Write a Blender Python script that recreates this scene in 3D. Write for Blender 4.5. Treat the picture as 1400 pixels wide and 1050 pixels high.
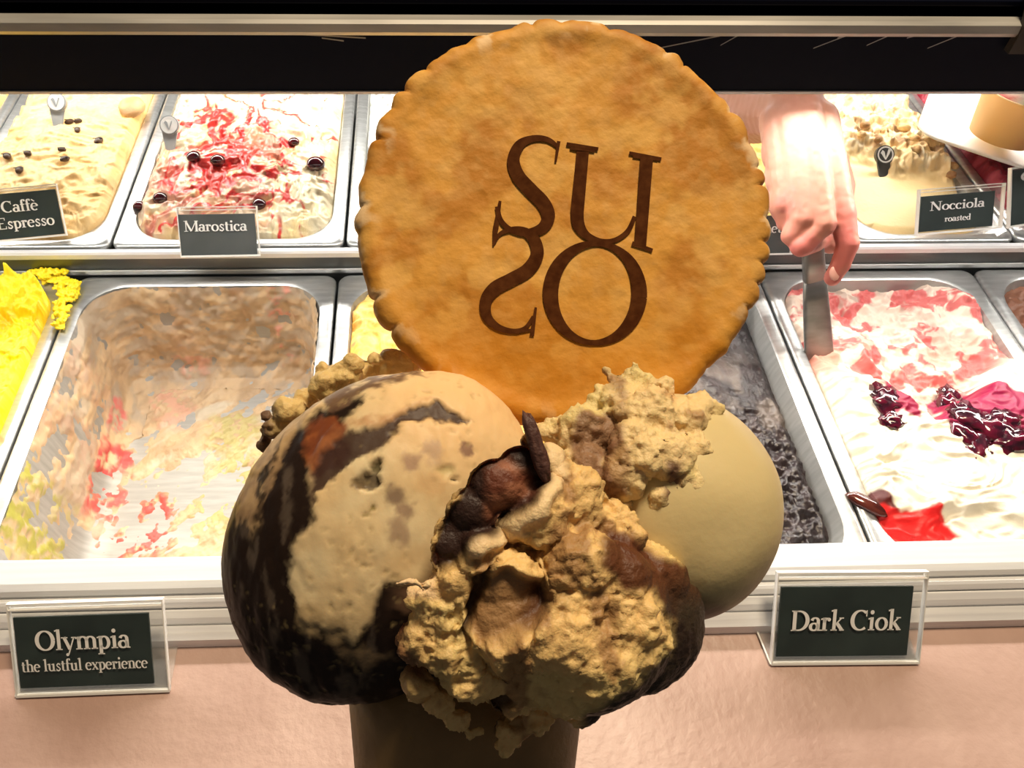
import bpy, bmesh, math, random
import numpy as np
from mathutils import Vector, Matrix

random.seed(7)
rng = np.random.default_rng(7)
SC = bpy.context.scene
COL = SC.collection
for o in list(bpy.data.objects):
    bpy.data.objects.remove(o)

# ------------------------------------------------------------------ camera
F = 1050.0                       # focal length in photo pixels (1400 x 1050)
CX, CY = 614.0, 525.0            # optical centre in photo pixels
HC = 0.506                       # camera height above the rims of the front pans
w_ = Vector((1, .0135, -.0353)).normalized()          # world x seen from the camera
d_ = Vector((-54, 1295, -1050))
d_ = (d_ - w_ * d_.dot(w_)).normalized()              # world y
u_ = w_.cross(d_)                                     # world z
RM = Matrix((w_, d_, u_))                             # camera -> world rotation
CAM = Vector((0, 0, HC))
cd = bpy.data.cameras.new('camera')
cam = bpy.data.objects.new('camera', cd); COL.objects.link(cam)
cam.matrix_world = Matrix.Translation(CAM) @ RM.to_4x4()
cd.sensor_fit = 'HORIZONTAL'; cd.sensor_width = 36.0
cd.lens = 36.0 * F / 1400.0
cd.shift_x = (700.0 - CX) / 1400.0
cd.clip_start = 0.01; cd.clip_end = 50
SC.camera = cam

def ray(px, py):
    return RM @ Vector(((px - CX) / F, -(py - CY) / F, -1.0))
def P(px, py, z=0.0):            # photo pixel -> point on the level plane z
    r = ray(px, py); t = (z - HC) / r.z
    return CAM + r * t
def D(px, py, zc):               # photo pixel -> point at a depth from the camera
    return CAM + ray(px, py) * zc

# ------------------------------------------------------------------ world, lights, exposure
W = bpy.data.worlds.new('world'); SC.world = W; W.use_nodes = True
W.node_tree.nodes['Background'].inputs[0].default_value = (1.0, 0.90, 0.80, 1)
W.node_tree.nodes['Background'].inputs[1].default_value = 0.075
SC.view_settings.view_transform = 'Standard'
SC.view_settings.look = 'None'
SC.view_settings.gamma = 1.0
SC.view_settings.use_curve_mapping = False
SC.view_settings.exposure = 0.0

def area(name, loc, target, sx, sy, power, color):
    l = bpy.data.lights.new(name, 'AREA'); l.shape = 'RECTANGLE'
    l.size = sx; l.size_y = sy; l.energy = power; l.color = color
    o = bpy.data.objects.new(name, l); COL.objects.link(o)
    o.location = loc
    o.rotation_euler = (Vector(target) - Vector(loc)).to_track_quat('-Z', 'Y').to_euler()
    return o
# the case's own LED strips under the hood, and the shop's ceiling lamp
area('led_light_front', (0.05, 0.516, 0.212), (0.05, 0.20, 0.03), 1.7, 0.024, 9.8, (1.0, 0.95, 0.87))
area('led_light_back', (0.05, 0.82, 0.212), (0.05, 0.75, 0.0), 1.7, 0.03, 11.0, (1.0, 0.95, 0.87))
area('ceiling_light', (0.32, 0.72, 2.0), (0.0, 0.1, 0.35), 0.45, 0.35, 40.0, (1.0, 0.80, 0.55))

# ------------------------------------------------------------------ numpy noise
def _hash(ix, iy, iz, s):
    h = (ix.astype(np.int64) * 374761393 + iy.astype(np.int64) * 668265263 + iz.astype(np.int64) * 2147483647 + s * 974711) & 0xffffffff
    h = ((h ^ (h >> 13)) * 1274126177) & 0xffffffff
    h = h ^ (h >> 16)
    return (h & 0xffff) / 65535.0
def vnoise(p, s=0):
    p = np.asarray(p, float)
    i = np.floor(p); f = p - i; f = f * f * (3 - 2 * f); i = i.astype(np.int64)
    r = 0
    for a in (0, 1):
        for b in (0, 1):
            for c in (0, 1):
                wgt = (f[:, 0] if a else 1 - f[:, 0]) * (f[:, 1] if b else 1 - f[:, 1]) * (f[:, 2] if c else 1 - f[:, 2])
                r = r + wgt * _hash(i[:, 0] + a, i[:, 1] + b, i[:, 2] + c, s)
    return r
def fbm(p, octv=4, s=0, gain=.5):
    p = np.asarray(p, float); a = 1; t = 0; r = 0
    for k in range(octv):
        r = r + a * vnoise(p * (2.03 ** k) + 17.3 * k, s + k); t += a; a *= gain
    return r / t
def ridge(p, octv=4, s=0):
    p = np.asarray(p, float); a = 1; t = 0; r = 0
    for k in range(octv):
        r = r + a * (1 - np.abs(2 * vnoise(p * (2.03 ** k) + 9.1 * k, s + k) - 1)); t += a; a *= .5
    return r / t
def p3(x, y, z=0.0):
    x = np.asarray(x, float); return np.stack([x, np.asarray(y, float) + 0 * x, z + 0 * x], 1)
def sstep(a, b, x):
    t = np.clip((x - a) / (b - a), 0, 1); return t * t * (3 - 2 * t)
def mix(c0, c1, m):
    m = np.asarray(m)[:, None]; return np.asarray(c0) * (1 - m) + np.asarray(c1) * m
def poly_sd(P2, poly):           # signed distance to a polygon, negative inside
    poly = np.asarray(poly, float); n = len(poly)
    dmin = np.full(len(P2), 1e9); inside = np.zeros(len(P2), bool)
    for i in range(n):
        a = poly[i]; b = poly[(i + 1) % n]; e = b - a
        t = np.clip(((P2 - a) @ e) / max(e @ e, 1e-12), 0, 1)
        dmin = np.minimum(dmin, np.linalg.norm(P2 - a - t[:, None] * e, axis=1))
        c = ((a[1] > P2[:, 1]) != (b[1] > P2[:, 1])) & (P2[:, 0] < (b[0] - a[0]) * (P2[:, 1] - a[1]) / (b[1] - a[1] + 1e-15) + a[0])
        inside ^= c
    return np.where(inside, -dmin, dmin)
def line_d(P2, pts):             # distance to a polyline
    pts = np.asarray(pts, float); dmin = np.full(len(P2), 1e9)
    for a, b in zip(pts[:-1], pts[1:]):
        e = b - a; t = np.clip(((P2 - a) @ e) / max(e @ e, 1e-12), 0, 1)
        dmin = np.minimum(dmin, np.linalg.norm(P2 - a - t[:, None] * e, axis=1))
    return dmin

# ------------------------------------------------------------------ materials
MATS = {}
def principled(name, color=(.5, .5, .5), rough=.5, metal=0.0, spec=.5, attr=False, bump=None, noise=None, coat=0.0, trans=0.0, sss=0.0):
    if name in MATS: return MATS[name]
    m = bpy.data.materials.new(name); m.use_nodes = True; nt = m.node_tree; b = nt.nodes['Principled BSDF']
    b.inputs['Base Color'].default_value = (*color, 1); b.inputs['Roughness'].default_value = rough
    b.inputs['Metallic'].default_value = metal; b.inputs['Specular IOR Level'].default_value = spec
    b.inputs['Coat Weight'].default_value = coat; b.inputs['Transmission Weight'].default_value = trans
    if sss:
        b.inputs['Subsurface Weight'].default_value = sss; b.inputs['Subsurface Radius'].default_value = (.004, .002, .001); b.inputs['Subsurface Scale'].default_value = 1.0
    tc = nt.nodes.new('ShaderNodeTexCoord')
    src = None
    if attr:
        a = nt.nodes.new('ShaderNodeAttribute'); a.attribute_name = 'col'; src = a.outputs['Color']
        nt.links.new(src, b.inputs['Base Color'])
    if noise:                      # (scale, other colour, stretch)
        sc_, c2, st = noise
        mp = nt.nodes.new('ShaderNodeMapping'); mp.inputs['Scale'].default_value = st
        nt.links.new(tc.outputs['Object'], mp.inputs['Vector'])
        n = nt.nodes.new('ShaderNodeTexNoise'); n.inputs['Scale'].default_value = sc_; n.inputs['Detail'].default_value = 5
        nt.links.new(mp.outputs[0], n.inputs['Vector'])
        cr = nt.nodes.new('ShaderNodeValToRGB')
        cr.color_ramp.elements[0].color = (*color, 1); cr.color_ramp.elements[1].color = (*c2, 1)
        cr.color_ramp.elements[0].position = .35; cr.color_ramp.elements[1].position = .68
        nt.links.new(n.outputs['Fac'], cr.inputs[0]); nt.links.new(cr.outputs[0], b.inputs['Base Color'])
    if bump:                       # (scale, strength, distance)
        n = nt.nodes.new('ShaderNodeTexNoise'); n.inputs['Scale'].default_value = bump[0]; n.inputs['Detail'].default_value = 6
        nt.links.new(tc.outputs['Object'], n.inputs['Vector'])
        bp = nt.nodes.new('ShaderNodeBump'); bp.inputs['Strength'].default_value = bump[1]; bp.inputs['Distance'].default_value = bump[2]
        nt.links.new(n.outputs['Fac'], bp.inputs['Height']); nt.links.new(bp.outputs[0], b.inputs['Normal'])
    MATS[name] = m
    return m
def clear(name, tint=(1, 1, 1), gloss=.05, rough=.03, haze=0.0, hz=(1, 1, 1)):
    m = bpy.data.materials.new(name); m.use_nodes = True; nt = m.node_tree; nt.nodes.clear()
    out = nt.nodes.new('ShaderNodeOutputMaterial'); t = nt.nodes.new('ShaderNodeBsdfTransparent'); t.inputs[0].default_value = (*tint, 1)
    g = nt.nodes.new('ShaderNodeBsdfGlossy'); g.inputs['Roughness'].default_value = rough
    mx = nt.nodes.new('ShaderNodeMixShader'); mx.inputs[0].default_value = gloss
    nt.links.new(t.outputs[0], mx.inputs[1]); nt.links.new(g.outputs[0], mx.inputs[2]); last = mx
    if haze:
        df = nt.nodes.new('ShaderNodeBsdfDiffuse'); df.inputs[0].default_value = (*hz, 1)
        m2 = nt.nodes.new('ShaderNodeMixShader'); m2.inputs[0].default_value = haze
        nt.links.new(mx.outputs[0], m2.inputs[1]); nt.links.new(df.outputs[0], m2.inputs[2]); last = m2
    nt.links.new(last.outputs[0], out.inputs[0]); return m
steel = principled('brushed_steel', (.52, .53, .53), .33, .85, noise=(30, (.66, .67, .67), (1, 8, 1)))
basinm = principled('satin_steel', (.40, .40, .39), .60, .5, noise=(30, (.50, .50, .49), (1, 8, 1)))
alu = principled('white_aluminium', (.80, .80, .83), .34, .10, noise=(40, (.94, .94, .94), (.2, 6, 6)))
grey_rail = principled('grey_rail', (.16, .17, .17), .35, .6)
blackgloss = principled('black_gloss', (.004, .005, .013), .30, 0, .06, bump=(6, .08, .01))
trimgrey = principled('grey_trim', (.36, .35, .33), .4, .3, noise=(12, (.6, .58, .54), (.6, 4, 4)))
stone = principled('brown_stone', (.38, .235, .19), .40, 0, .5, noise=(9, (.54, .37, .31), (1, .5, 1)), bump=(160, .25, .002))
cardm = principled('green_black_card', (.022, .035, .034), .45, noise=(30, (.035, .055, .052), (1, 1, 1)))
cardg = principled('faded_black_card', (.075, .085, .085), .5, noise=(30, (.10, .11, .11), (1, 1, 1)))
whitep = principled('white_print', (.92, .92, .90), .6)
acry = clear('clear_acrylic', (.97, .97, .96), .05, .08, .10, (.95, .93, .90))
acry_front = clear('clear_acrylic_front', (.98, .98, .98), .015, .10)
acry_edge = principled('acrylic_edge', (.88, .87, .84), .25)
glass = clear('front_glass', (.985, .99, .985), .022, .02)
gel = principled('gelato', attr=True, rough=.42, spec=.4, bump=(260, .25, .0015))
gel_rough = principled('gelato_rough', attr=True, rough=.5, spec=.35, bump=(700, .5, .0012), sss=.12)
gel_smooth = principled('gelato_smooth', attr=True, rough=.44, spec=.16, bump=(500, .12, .0008), sss=.12)
sauce = principled('berry_gloss', attr=True, rough=.12, spec=.6, coat=.5)
beanm = principled('roasted_bean', (.05, .022, .010), .4, noise=(200, (.10, .05, .025), (1, 1, 1)))
waf = principled('biscuit', attr=True, rough=.6, spec=.25, bump=(420, .3, .0009))
wafink = principled('scorched_brand', (.062, .017, .004), .8, 0, .05, noise=(500, (.105, .034, .009), (1, 1, 1)))
conem = principled('brown_biscuit_cone', (.22, .125, .040), .55, noise=(60, (.31, .185, .065), (1, 1, 1)), bump=(220, .4, .001))
skin = principled('skin', attr=True, rough=.45, spec=.4, bump=(420, .12, .0006), sss=.15)
spat = principled('grey_spatula', (.22, .215, .205), .38, .6, noise=(50, (.30, .29, .28), (1, 6, 1)))
ledm = bpy.data.materials.new('led'); ledm.use_nodes = True
ledm.node_tree.nodes['Principled BSDF'].inputs['Emission Color'].default_value = (1, .95, .86, 1)
ledm.node_tree.nodes['Principled BSDF'].inputs['Emission Strength'].default_value = 1.2
papw = principled('white_plastic', (.90, .89, .87), .4)
papc = principled('tan_paper', (.80, .50, .20), .6)
darkgrey = principled('dark_grey_plastic', (.06, .06, .055), .45)
palegrey = principled('pale_grey_plastic', (.40, .42, .43), .45)
darkfloor = principled('dark_floor', (.05, .045, .04), .5, noise=(3, (.08, .07, .06), (1, 1, 1)))

# ------------------------------------------------------------------ mesh helpers
def link(name, me, mat=None, parent=None, smooth=True):
    o = bpy.data.objects.new(name, me); COL.objects.link(o)
    if mat: me.materials.clear(); me.materials.append(mat)
    if smooth and len(me.polygons): me.polygons.foreach_set('use_smooth', [True] * len(me.polygons))
    if parent: o.parent = parent
    return o
def mesh(name, v, f, mat=None, parent=None, smooth=True, col=None):
    me = bpy.data.meshes.new(name)
    me.from_pydata([tuple(map(float, p)) for p in v], [], [tuple(map(int, q)) for q in f]); me.validate(); me.update()
    if col is not None: setcol(me, col)
    return link(name, me, mat, parent, smooth)
def setcol(me, col):
    a = me.color_attributes.get('col') or me.color_attributes.new('col', 'FLOAT_COLOR', 'POINT')
    c = np.ones((len(me.vertices), 4), np.float32); c[:, :3] = np.clip(col, 0, 1)
    a.data.foreach_set('color', c.ravel())
def empty(name, loc=(0, 0, 0)):
    o = bpy.data.objects.new(name, None); COL.objects.link(o); o.location = loc; o.empty_display_size = .02; return o
def tag(o, label, cat, group=None):
    o['label'] = label; o['category'] = cat
    if group: o['group'] = group
    return o
def box_v(x0, x1, y0, y1, z0, z1):
    return [(x0, y0, z0), (x1, y0, z0), (x1, y1, z0), (x0, y1, z0), (x0, y0, z1), (x1, y0, z1), (x1, y1, z1), (x0, y1, z1)]
BOXF = [(0, 3, 2, 1), (4, 5, 6, 7), (0, 1, 5, 4), (1, 2, 6, 5), (2, 3, 7, 6), (3, 0, 4, 7)]
def bevel_me(me, wd, seg=2):
    bm = bmesh.new(); bm.from_mesh(me)
    bmesh.ops.bevel(bm, geom=list(bm.edges), offset=wd, segments=seg, affect='EDGES', profile=.5)
    bm.to_mesh(me); bm.free()
def box(name, x0, x1, y0, y1, z0, z1, mat, parent=None, bev=.001):
    me = bpy.data.meshes.new(name); me.from_pydata(box_v(x0, x1, y0, y1, z0, z1), [], BOXF); me.update()
    if bev: bevel_me(me, bev)
    return link(name, me, mat, parent, False)
def extrude_x(name, prof, x0, x1, mat, parent=None, smooth=False):   # closed YZ profile swept along x
    n = len(prof)
    v = [(x0, y, z) for y, z in prof] + [(x1, y, z) for y, z in prof]
    f = [(i, (i + 1) % n, n + (i + 1) % n, n + i) for i in range(n)] + [tuple(range(n - 1, -1, -1)), tuple(range(n, 2 * n))]
    return mesh(name, v, f, mat, parent, smooth)
def ico(r=1.0, sub=3):
    bm = bmesh.new(); bmesh.ops.create_icosphere(bm, subdivisions=sub, radius=r)
    v = np.array([q.co[:] for q in bm.verts]); f = [[q.index for q in p.verts] for p in bm.faces]; bm.free(); return v, f
ICO2 = ico(1, 2); ICO3 = ico(1, 3)
class Blob:                       # a union of ellipsoids and tapered capsules, remeshed into one continuous surface
    def __init__(s): s.v = []; s.f = []; s.n = 0
    def ell(s, c, r, R=None, hi=True):
        V, Fc = ICO3 if hi else ICO2
        q = V * np.asarray(r)
        if R is not None: q = q @ np.asarray(R).T
        s.v.append(q + np.asarray(c)); s.f += [[i + s.n for i in t] for t in Fc]; s.n += len(q)
    def cap(s, a, b, ra, rb, step=.35):
        a = np.asarray(a, float); b = np.asarray(b, float); L = np.linalg.norm(b - a)
        k = max(2, int(L / (min(ra, rb) * step)) + 1)
        for i in range(k + 1):
            t = i / k; s.ell(a + (b - a) * t, [ra + (rb - ra) * t] * 3, hi=False)
    def remesh(s, voxel, smooth_it=3):
        me = bpy.data.meshes.new('tmp'); me.from_pydata(np.concatenate(s.v).tolist(), [], s.f); me.update()
        o = bpy.data.objects.new('tmp', me); COL.objects.link(o)
        m = o.modifiers.new('r', 'REMESH'); m.mode = 'VOXEL'; m.voxel_size = voxel; m.adaptivity = 0
        if smooth_it:
            q = o.modifiers.new('s', 'SMOOTH'); q.factor = .5; q.iterations = smooth_it
        dg = bpy.context.evaluated_depsgraph_get(); ev = o.evaluated_get(dg)
        out = bpy.data.meshes.new_from_object(ev); bpy.data.objects.remove(o); bpy.data.meshes.remove(me)
        return out
def get_v(me):
    a = np.empty(len(me.vertices) * 3, np.float32); me.vertices.foreach_get('co', a); return a.reshape(-1, 3).astype(float)
def get_n(me):
    a = np.empty(len(me.vertices) * 3, np.float32); me.vertex_normals.foreach_get('vector', a); return a.reshape(-1, 3).astype(float)
def set_v(me, v):
    me.vertices.foreach_set('co', v.astype(np.float32).ravel()); me.update()

# ------------------------------------------------------------------ serif lettering (own stroke alphabet)
def ea(cx, cy, rx, ry, a0, a1, n=22):
    return [(cx + rx * math.cos(math.radians(a0 + (a1 - a0) * i / n)), cy + ry * math.sin(math.radians(a0 + (a1 - a0) * i / n))) for i in range(n + 1)]
def catmull(pts, n=8):
    pts = [pts[0]] + list(pts) + [pts[-1]]; out = []
    for i in range(1, len(pts) - 2):
        p0, p1, p2, p3_ = [np.array(q, float) for q in pts[i - 1:i + 3]]
        for k in range(n):
            t = k / n
            out.append(.5 * (2 * p1 + (p2 - p0) * t + (2 * p0 - 5 * p1 + 4 * p2 - p3_) * t * t + (3 * p1 - p0 - 3 * p2 + p3_) * t ** 3))
    out.append(np.array(pts[-2], float)); return out
class Ink:
    def __init__(s): s.v = []; s.f = []
    def strip(s, pts, wid):
        pts = [np.array(p[:2], float) for p in pts]; n = len(pts); b = len(s.v)
        for i in range(n):
            t = pts[min(i + 1, n - 1)] - pts[max(i - 1, 0)]; L = np.hypot(*t); t = t / (L + 1e-9); nn = np.array((-t[1], t[0]))
            wv = wid[i] if hasattr(wid, '__len__') else wid
            s.v.append(pts[i] + nn * wv / 2); s.v.append(pts[i] - nn * wv / 2)
        for i in range(n - 1): s.f.append((b + 2 * i + 1, b + 2 * i + 3, b + 2 * i + 2, b + 2 * i))
    def pen(s, pts, tv=.125, th=.05):
        pts = [np.array(p, float) for p in pts]; n = len(pts); wd = []
        for i in range(n):
            t = pts[min(i + 1, n - 1)] - pts[max(i - 1, 0)]; L = np.hypot(*t) + 1e-9
            wd.append(th + (tv - th) * abs(t[1] / L) ** 1.5)
        s.strip(pts, wd)
    def rect(s, x0, y0, x1, y1): s.strip([(x0, (y0 + y1) / 2), (x1, (y0 + y1) / 2)], abs(y1 - y0))
    def dot(s, x, y, r):
        b = len(s.v)
        for i in range(12): s.v.append(np.array((x + r * math.cos(i * math.pi / 6), y + r * math.sin(i * math.pi / 6))))
        s.f.append(tuple(range(b, b + 12)))
def serif(k, x, y, l=.12, r=.12): k.rect(x - l, y - .02, x + r, y + .02)
def stem(k, x, y0, y1, w=.125, bot=True, top=0):
    k.strip([(x, y0), (x, y1)], w)
    if bot: serif(k, x, y0 + .02)
    if top == 1: k.strip([(x - .13, y1 - .06), (x, y1 - .02)], .05)
    if top == 2: serif(k, x, y1 - .02)
def arch(k, x0, x1, xh=.45):
    k.pen(ea((x0 + x1) / 2, xh - .15, (x1 - x0) / 2, .14, 180, 0)); stem(k, x1, 0, xh - .15, bot=True)
def glyph(k, c):
    if c == 'O': k.pen(ea(.37, .35, .29, .33, 0, 360, 40), .15, .05); return .76
    if c == 'D':
        stem(k, .15, 0, .7, .14, True, 2); k.pen([(.15, .675), (.3, .675)] + ea(.3, .35, .33, .325, 90, -90, 24) + [(.15, .025)], .15, .05); return .74
    if c == 'C': k.pen(ea(.38, .35, .30, .33, 50, 310, 30), .15, .05); k.strip([(.60, .48), (.60, .69)], .04); return .70
    if c == 'M':
        stem(k, .13, 0, .7, .055, True, 2); k.strip([(.13, .7), (.45, .02)], .12); k.strip([(.45, .02), (.78, .7)], .05); stem(k, .79, 0, .7, .13, True, 2); return .96
    if c == 'E':
        stem(k, .15, 0, .7, .13, True, 2); k.rect(.1, .66, .52, .70); k.rect(.1, .34, .42, .38); k.rect(.1, 0, .55, .045)
        k.strip([(.51, .70), (.51, .54)], .045); k.strip([(.54, 0), (.54, .17)], .045); return .64
    if c == 'N':
        stem(k, .13, 0, .7, .055, True, 2); k.strip([(.13, .7), (.64, .0)], .14); stem(k, .64, 0, .7, .055, False, 2); return .80
    if c == 'a':
        k.pen(ea(.19, .135, .13, .12, 0, 360)); stem(k, .34, .03, .32, bot=False); k.pen(ea(.22, .32, .12, .12, 0, 165)); k.rect(.32, 0, .45, .04); return .46
    if c == 'l': stem(k, .15, 0, .73, top=1); return .29
    if c == 'y':
        k.strip([(.08, .45), (.26, .02)], .12); k.strip([(.44, .45), (.20, -.17)], .05); k.dot(.16, -.17, .055); serif(k, .09, .43); serif(k, .43, .43, .09, .09); return .50
    if c == 'm': stem(k, .14, 0, .45, top=1); arch(k, .14, .42); arch(k, .42, .70); return .84
    if c == 'n': stem(k, .14, 0, .45, top=1); arch(k, .14, .42); return .56
    if c == 'h': stem(k, .14, 0, .73, top=1); arch(k, .14, .42); return .56
    if c == 'p': stem(k, .14, -.2, .45, top=1); k.pen(ea(.27, .22, .16, .21, 150, -150)); return .52
    if c == 'd': stem(k, .38, 0, .73, bot=False, top=1); k.rect(.36, 0, .5, .04); k.pen(ea(.22, .22, .15, .20, 30, 330)); return .54
    if c == 'i': stem(k, .15, 0, .45, top=1); k.dot(.15, .62, .075); return .29
    if c == 't': stem(k, .15, .06, .58, bot=False); k.pen(ea(.24, .10, .09, .08, 180, 300)); k.rect(.04, .40, .29, .445); return .33
    if c == 'e': k.pen(ea(.23, .22, .17, .21, 8, 315)); k.rect(.08, .23, .40, .265); return .46
    if c == 'E2': return .4
    if c == 'è': k.pen(ea(.23, .22, .17, .21, 8, 315)); k.rect(.08, .23, .40, .265); k.strip([(.12, .68), (.28, .54)], .07); return .46
    if c == 'u':
        stem(k, .14, .13, .45, bot=False, top=1); k.pen(ea(.27, .14, .13, .12, 180, 330)); stem(k, .41, .02, .45, bot=False, top=1); k.rect(.39, 0, .53, .04); return .57
    if c == 's': k.pen(catmull([(.31, .38), (.2, .43), (.10, .34), (.2, .23), (.31, .12), (.2, .02), (.07, .08)], 6), .06, .09); k.strip([(.315, .45), (.315, .31)], .035); k.strip([(.07, .0), (.07, .15)], .035); return .38
    if c == 'f': stem(k, .15, 0, .58); k.pen(ea(.25, .58, .10, .12, 180, 40)); k.dot(.31, .64, .05); k.rect(.04, .40, .30, .445); return .33
    if c == 'x':
        k.strip([(.08, .43), (.38, .02)], .11); k.strip([(.38, .43), (.08, .02)], .05)
        for x in (.09, .37):
            serif(k, x, .02, .08, .08); serif(k, x, .43, .08, .08)
        return .47
    if c == 'r': stem(k, .14, 0, .45, top=1); k.pen(ea(.26, .28, .12, .14, 180, 70)); k.dot(.31, .38, .065); return .39
    if c == 'c': k.pen(ea(.23, .22, .17, .21, 55, 315)); k.dot(.33, .36, .06); return .42
    if c == 'o': k.pen(ea(.25, .22, .18, .205, 0, 360, 30)); return .50
    if c == 'k': stem(k, .14, 0, .73, top=1); k.strip([(.18, .20), (.40, .43)], .05); k.strip([(.24, .26), (.44, .02)], .12); serif(k, .40, .43, .08, .09); serif(k, .44, .02, .1, .08); return .54
    return .24
def text_ink(t):
    K = Ink(); x = 0
    for c in t:
        g = Ink(); a = glyph(g, c); b = len(K.v)
        K.v += [p + np.array((x, 0)) for p in g.v]; K.f += [tuple(i + b for i in q) for q in g.f]; x += a * .94
    return K, x
def text_mesh(name, t, h, width, mat, parent, origin, ex, ey, centre=True):   # em height h, squeezed to width if given
    K, wd = text_ink(t); sx = h if not width else width / wd
    ox = -wd / 2 if centre else 0
    v = [Vector(origin) + Vector(ex) * ((p[0] + ox) * sx) + Vector(ey) * (p[1] * h) for p in K.v]
    return mesh(name, v, K.f, mat, parent, False)

# ================================================================== SETTING
XL, XR = -1.0, 1.15
fl = box('floor', -2.5, 2.5, -1.5, 2.5, -1.02, -1.0, darkfloor, None, 0); fl['kind'] = 'structure'
# stone counter in front of the glass, with its front panel
ct = empty('stone_counter', (0.07, .05, -1.0))
def part(o, root):                # keep world placement under a moved Empty
    o.parent = root; o.matrix_parent_inverse = Matrix.Translation(root.location).inverted(); return o
part(box('counter_slab', XL, XR, -.10, .2248, -.06, -.02, stone, None, .003), ct)
part(box('front_panel', XL, XR, -.05, .0, -1.0, -.06, stone, None, .002), ct)
tag(ct, 'pinkish brown stone counter in front of the gelato display', 'counter')

case = empty('display_case', (0.07, .7, -1.0))
hood = empty('case_hood', (0.07, .7, .2130))
def cp(o): return part(o, case)
def hp(o): return part(o, hood)
def struct(o): o['kind'] = 'structure'; return o
# front aluminium rails: stepped extrusions between counter and pans
for i, pr in enumerate(([(.197, -.0195), (.1985, -.0110), (.2030, -.0085), (.2070, -.0068), (.2078, -.0080), (.2078, -.0195)],
           [(.2084, -.0195), (.2084, -.0058), (.2110, -.0028), (.2150, -.0004), (.2166, -.0014), (.2166, -.0195)],
           [(.2172, -.0195), (.2172, .0010), (.2195, .0034), (.2215, .0046), (.2240, .0042), (.2240, -.0195)],
           [(.2250, .002), (.2250, .0058), (.2275, .0085), (.2320, .0105), (.2475, .0125), (.2495, .0110), (.2495, .004), (.245, .002)])):
    struct(extrude_x('trim_%d' % (i + 1), pr, XL, XR, alu))
struct(extrude_x('trim_5', [(.2166, -.0060), (.2166, -.0012), (.2172, -.0012), (.2172, -.0060)], XL, XR, grey_rail))
cp(box('case_body', XL, XR, .226, 1.02, -1.0, -.135, grey_rail, None, 0))
cp(box('well_floor', XL, XR, .226, .549, -.135, -.112, steel, None, 0))
cp(box('well_floor', XL, XR, .551, 1.02, -.135, -.082, steel, None, 0))
tag(case, 'long steel body of the gelato display under the pans', 'display case')
# step between the two rows of pans
struct(box('trim_6', XL, XR, .5500, .5525, -.08, .0215, grey_rail, None, 0))
struct(extrude_x('trim_7', [(.5470, .0215), (.5470, .0265), (.5485, .0285), (.5525, .0285), (.5525, .0215)], XL, XR, alu))
struct(box('trim_8', XL, XR, .5478, .5500, .0005, .006, steel, None, .0006))
# hood
hp(extrude_x('hood_fascia', [(.500, .2165), (.500, .2585), (.506, .2620), (.98, .2720), (.98, .2165)], XL, XR, blackgloss))
hp(extrude_x('hood_trim', [(.4955, .2585), (.4945, .2610), (.4955, .2660), (.4990, .2672), (.506, .2672), (.506, .2585)], XL, XR, trimgrey))
hp(extrude_x('hood_edge', [(.4985, .2150), (.4985, .2168), (.5025, .2168), (.5025, .2150)], XL, XR, alu))
hp(box('hood_top', XL, XR, .5075, 1.02, .273, .277, blackgloss, None, .001))
for yy in (.516, .82):
    hp(box('led_strip', XL + .15, XR - .15, yy - .012, yy + .012, .2130, .2165, ledm, None, 0))
q = P(1386, 30, .262)
hp(extrude_x('hood_bracket', [(.4925, .2480), (.4930, .2700), (.5100, .2950), (.5160, .2950), (.4990, .2690), (.4990, .2480)], q.x - .004, q.x + .009, principled('bronze_bracket', (.05, .042, .035), .5, .3)))
refl = principled('pale_reflection', (.30, .29, .27), .6)  # lamp reflections on the glossy fascia, painted in as thin pale strips
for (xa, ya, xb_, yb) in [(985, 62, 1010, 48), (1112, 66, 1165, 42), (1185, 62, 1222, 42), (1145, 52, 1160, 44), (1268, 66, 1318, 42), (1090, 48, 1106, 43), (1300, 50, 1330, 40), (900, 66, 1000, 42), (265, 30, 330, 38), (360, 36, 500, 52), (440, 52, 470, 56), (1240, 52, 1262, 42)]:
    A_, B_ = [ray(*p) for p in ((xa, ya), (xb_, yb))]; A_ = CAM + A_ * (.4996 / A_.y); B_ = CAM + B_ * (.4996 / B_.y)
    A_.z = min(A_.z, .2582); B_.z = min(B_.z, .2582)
    hp(mesh('painted_reflection', [tuple(A_ + Vector((0, 0, .0004))), tuple(A_ - Vector((0, 0, .0004))), tuple(B_ - Vector((0, 0, .0005))), tuple(B_ + Vector((0, 0, .0005)))], [(0, 1, 2, 3)], refl, None, False))
tag(hood, 'black glossy hood with grey metal edge above the back pans', 'hood')
for nm, x0 in (('wall_left', XL - .013), ('wall_right', XR + .001)):
    struct(box(nm, x0, x0 + .012, .226, 1.02, -1.0, .277, grey_rail, None, .001))
# front glass, one slanted pane from the channel to the hood
struct(mesh('window_1', [(XL, .2215, .0050), (XR, .2215, .0050), (XR, .4940, .2590), (XL, .4940, .2590)], [(0, 1, 2, 3)], glass, None, False))
struct(box('wall_back', -2.5, 2.5, 2.4, 2.5, -1.0, 2.6, principled('dark_wall', (.012, .016, .016), .5), None, 0))

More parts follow.
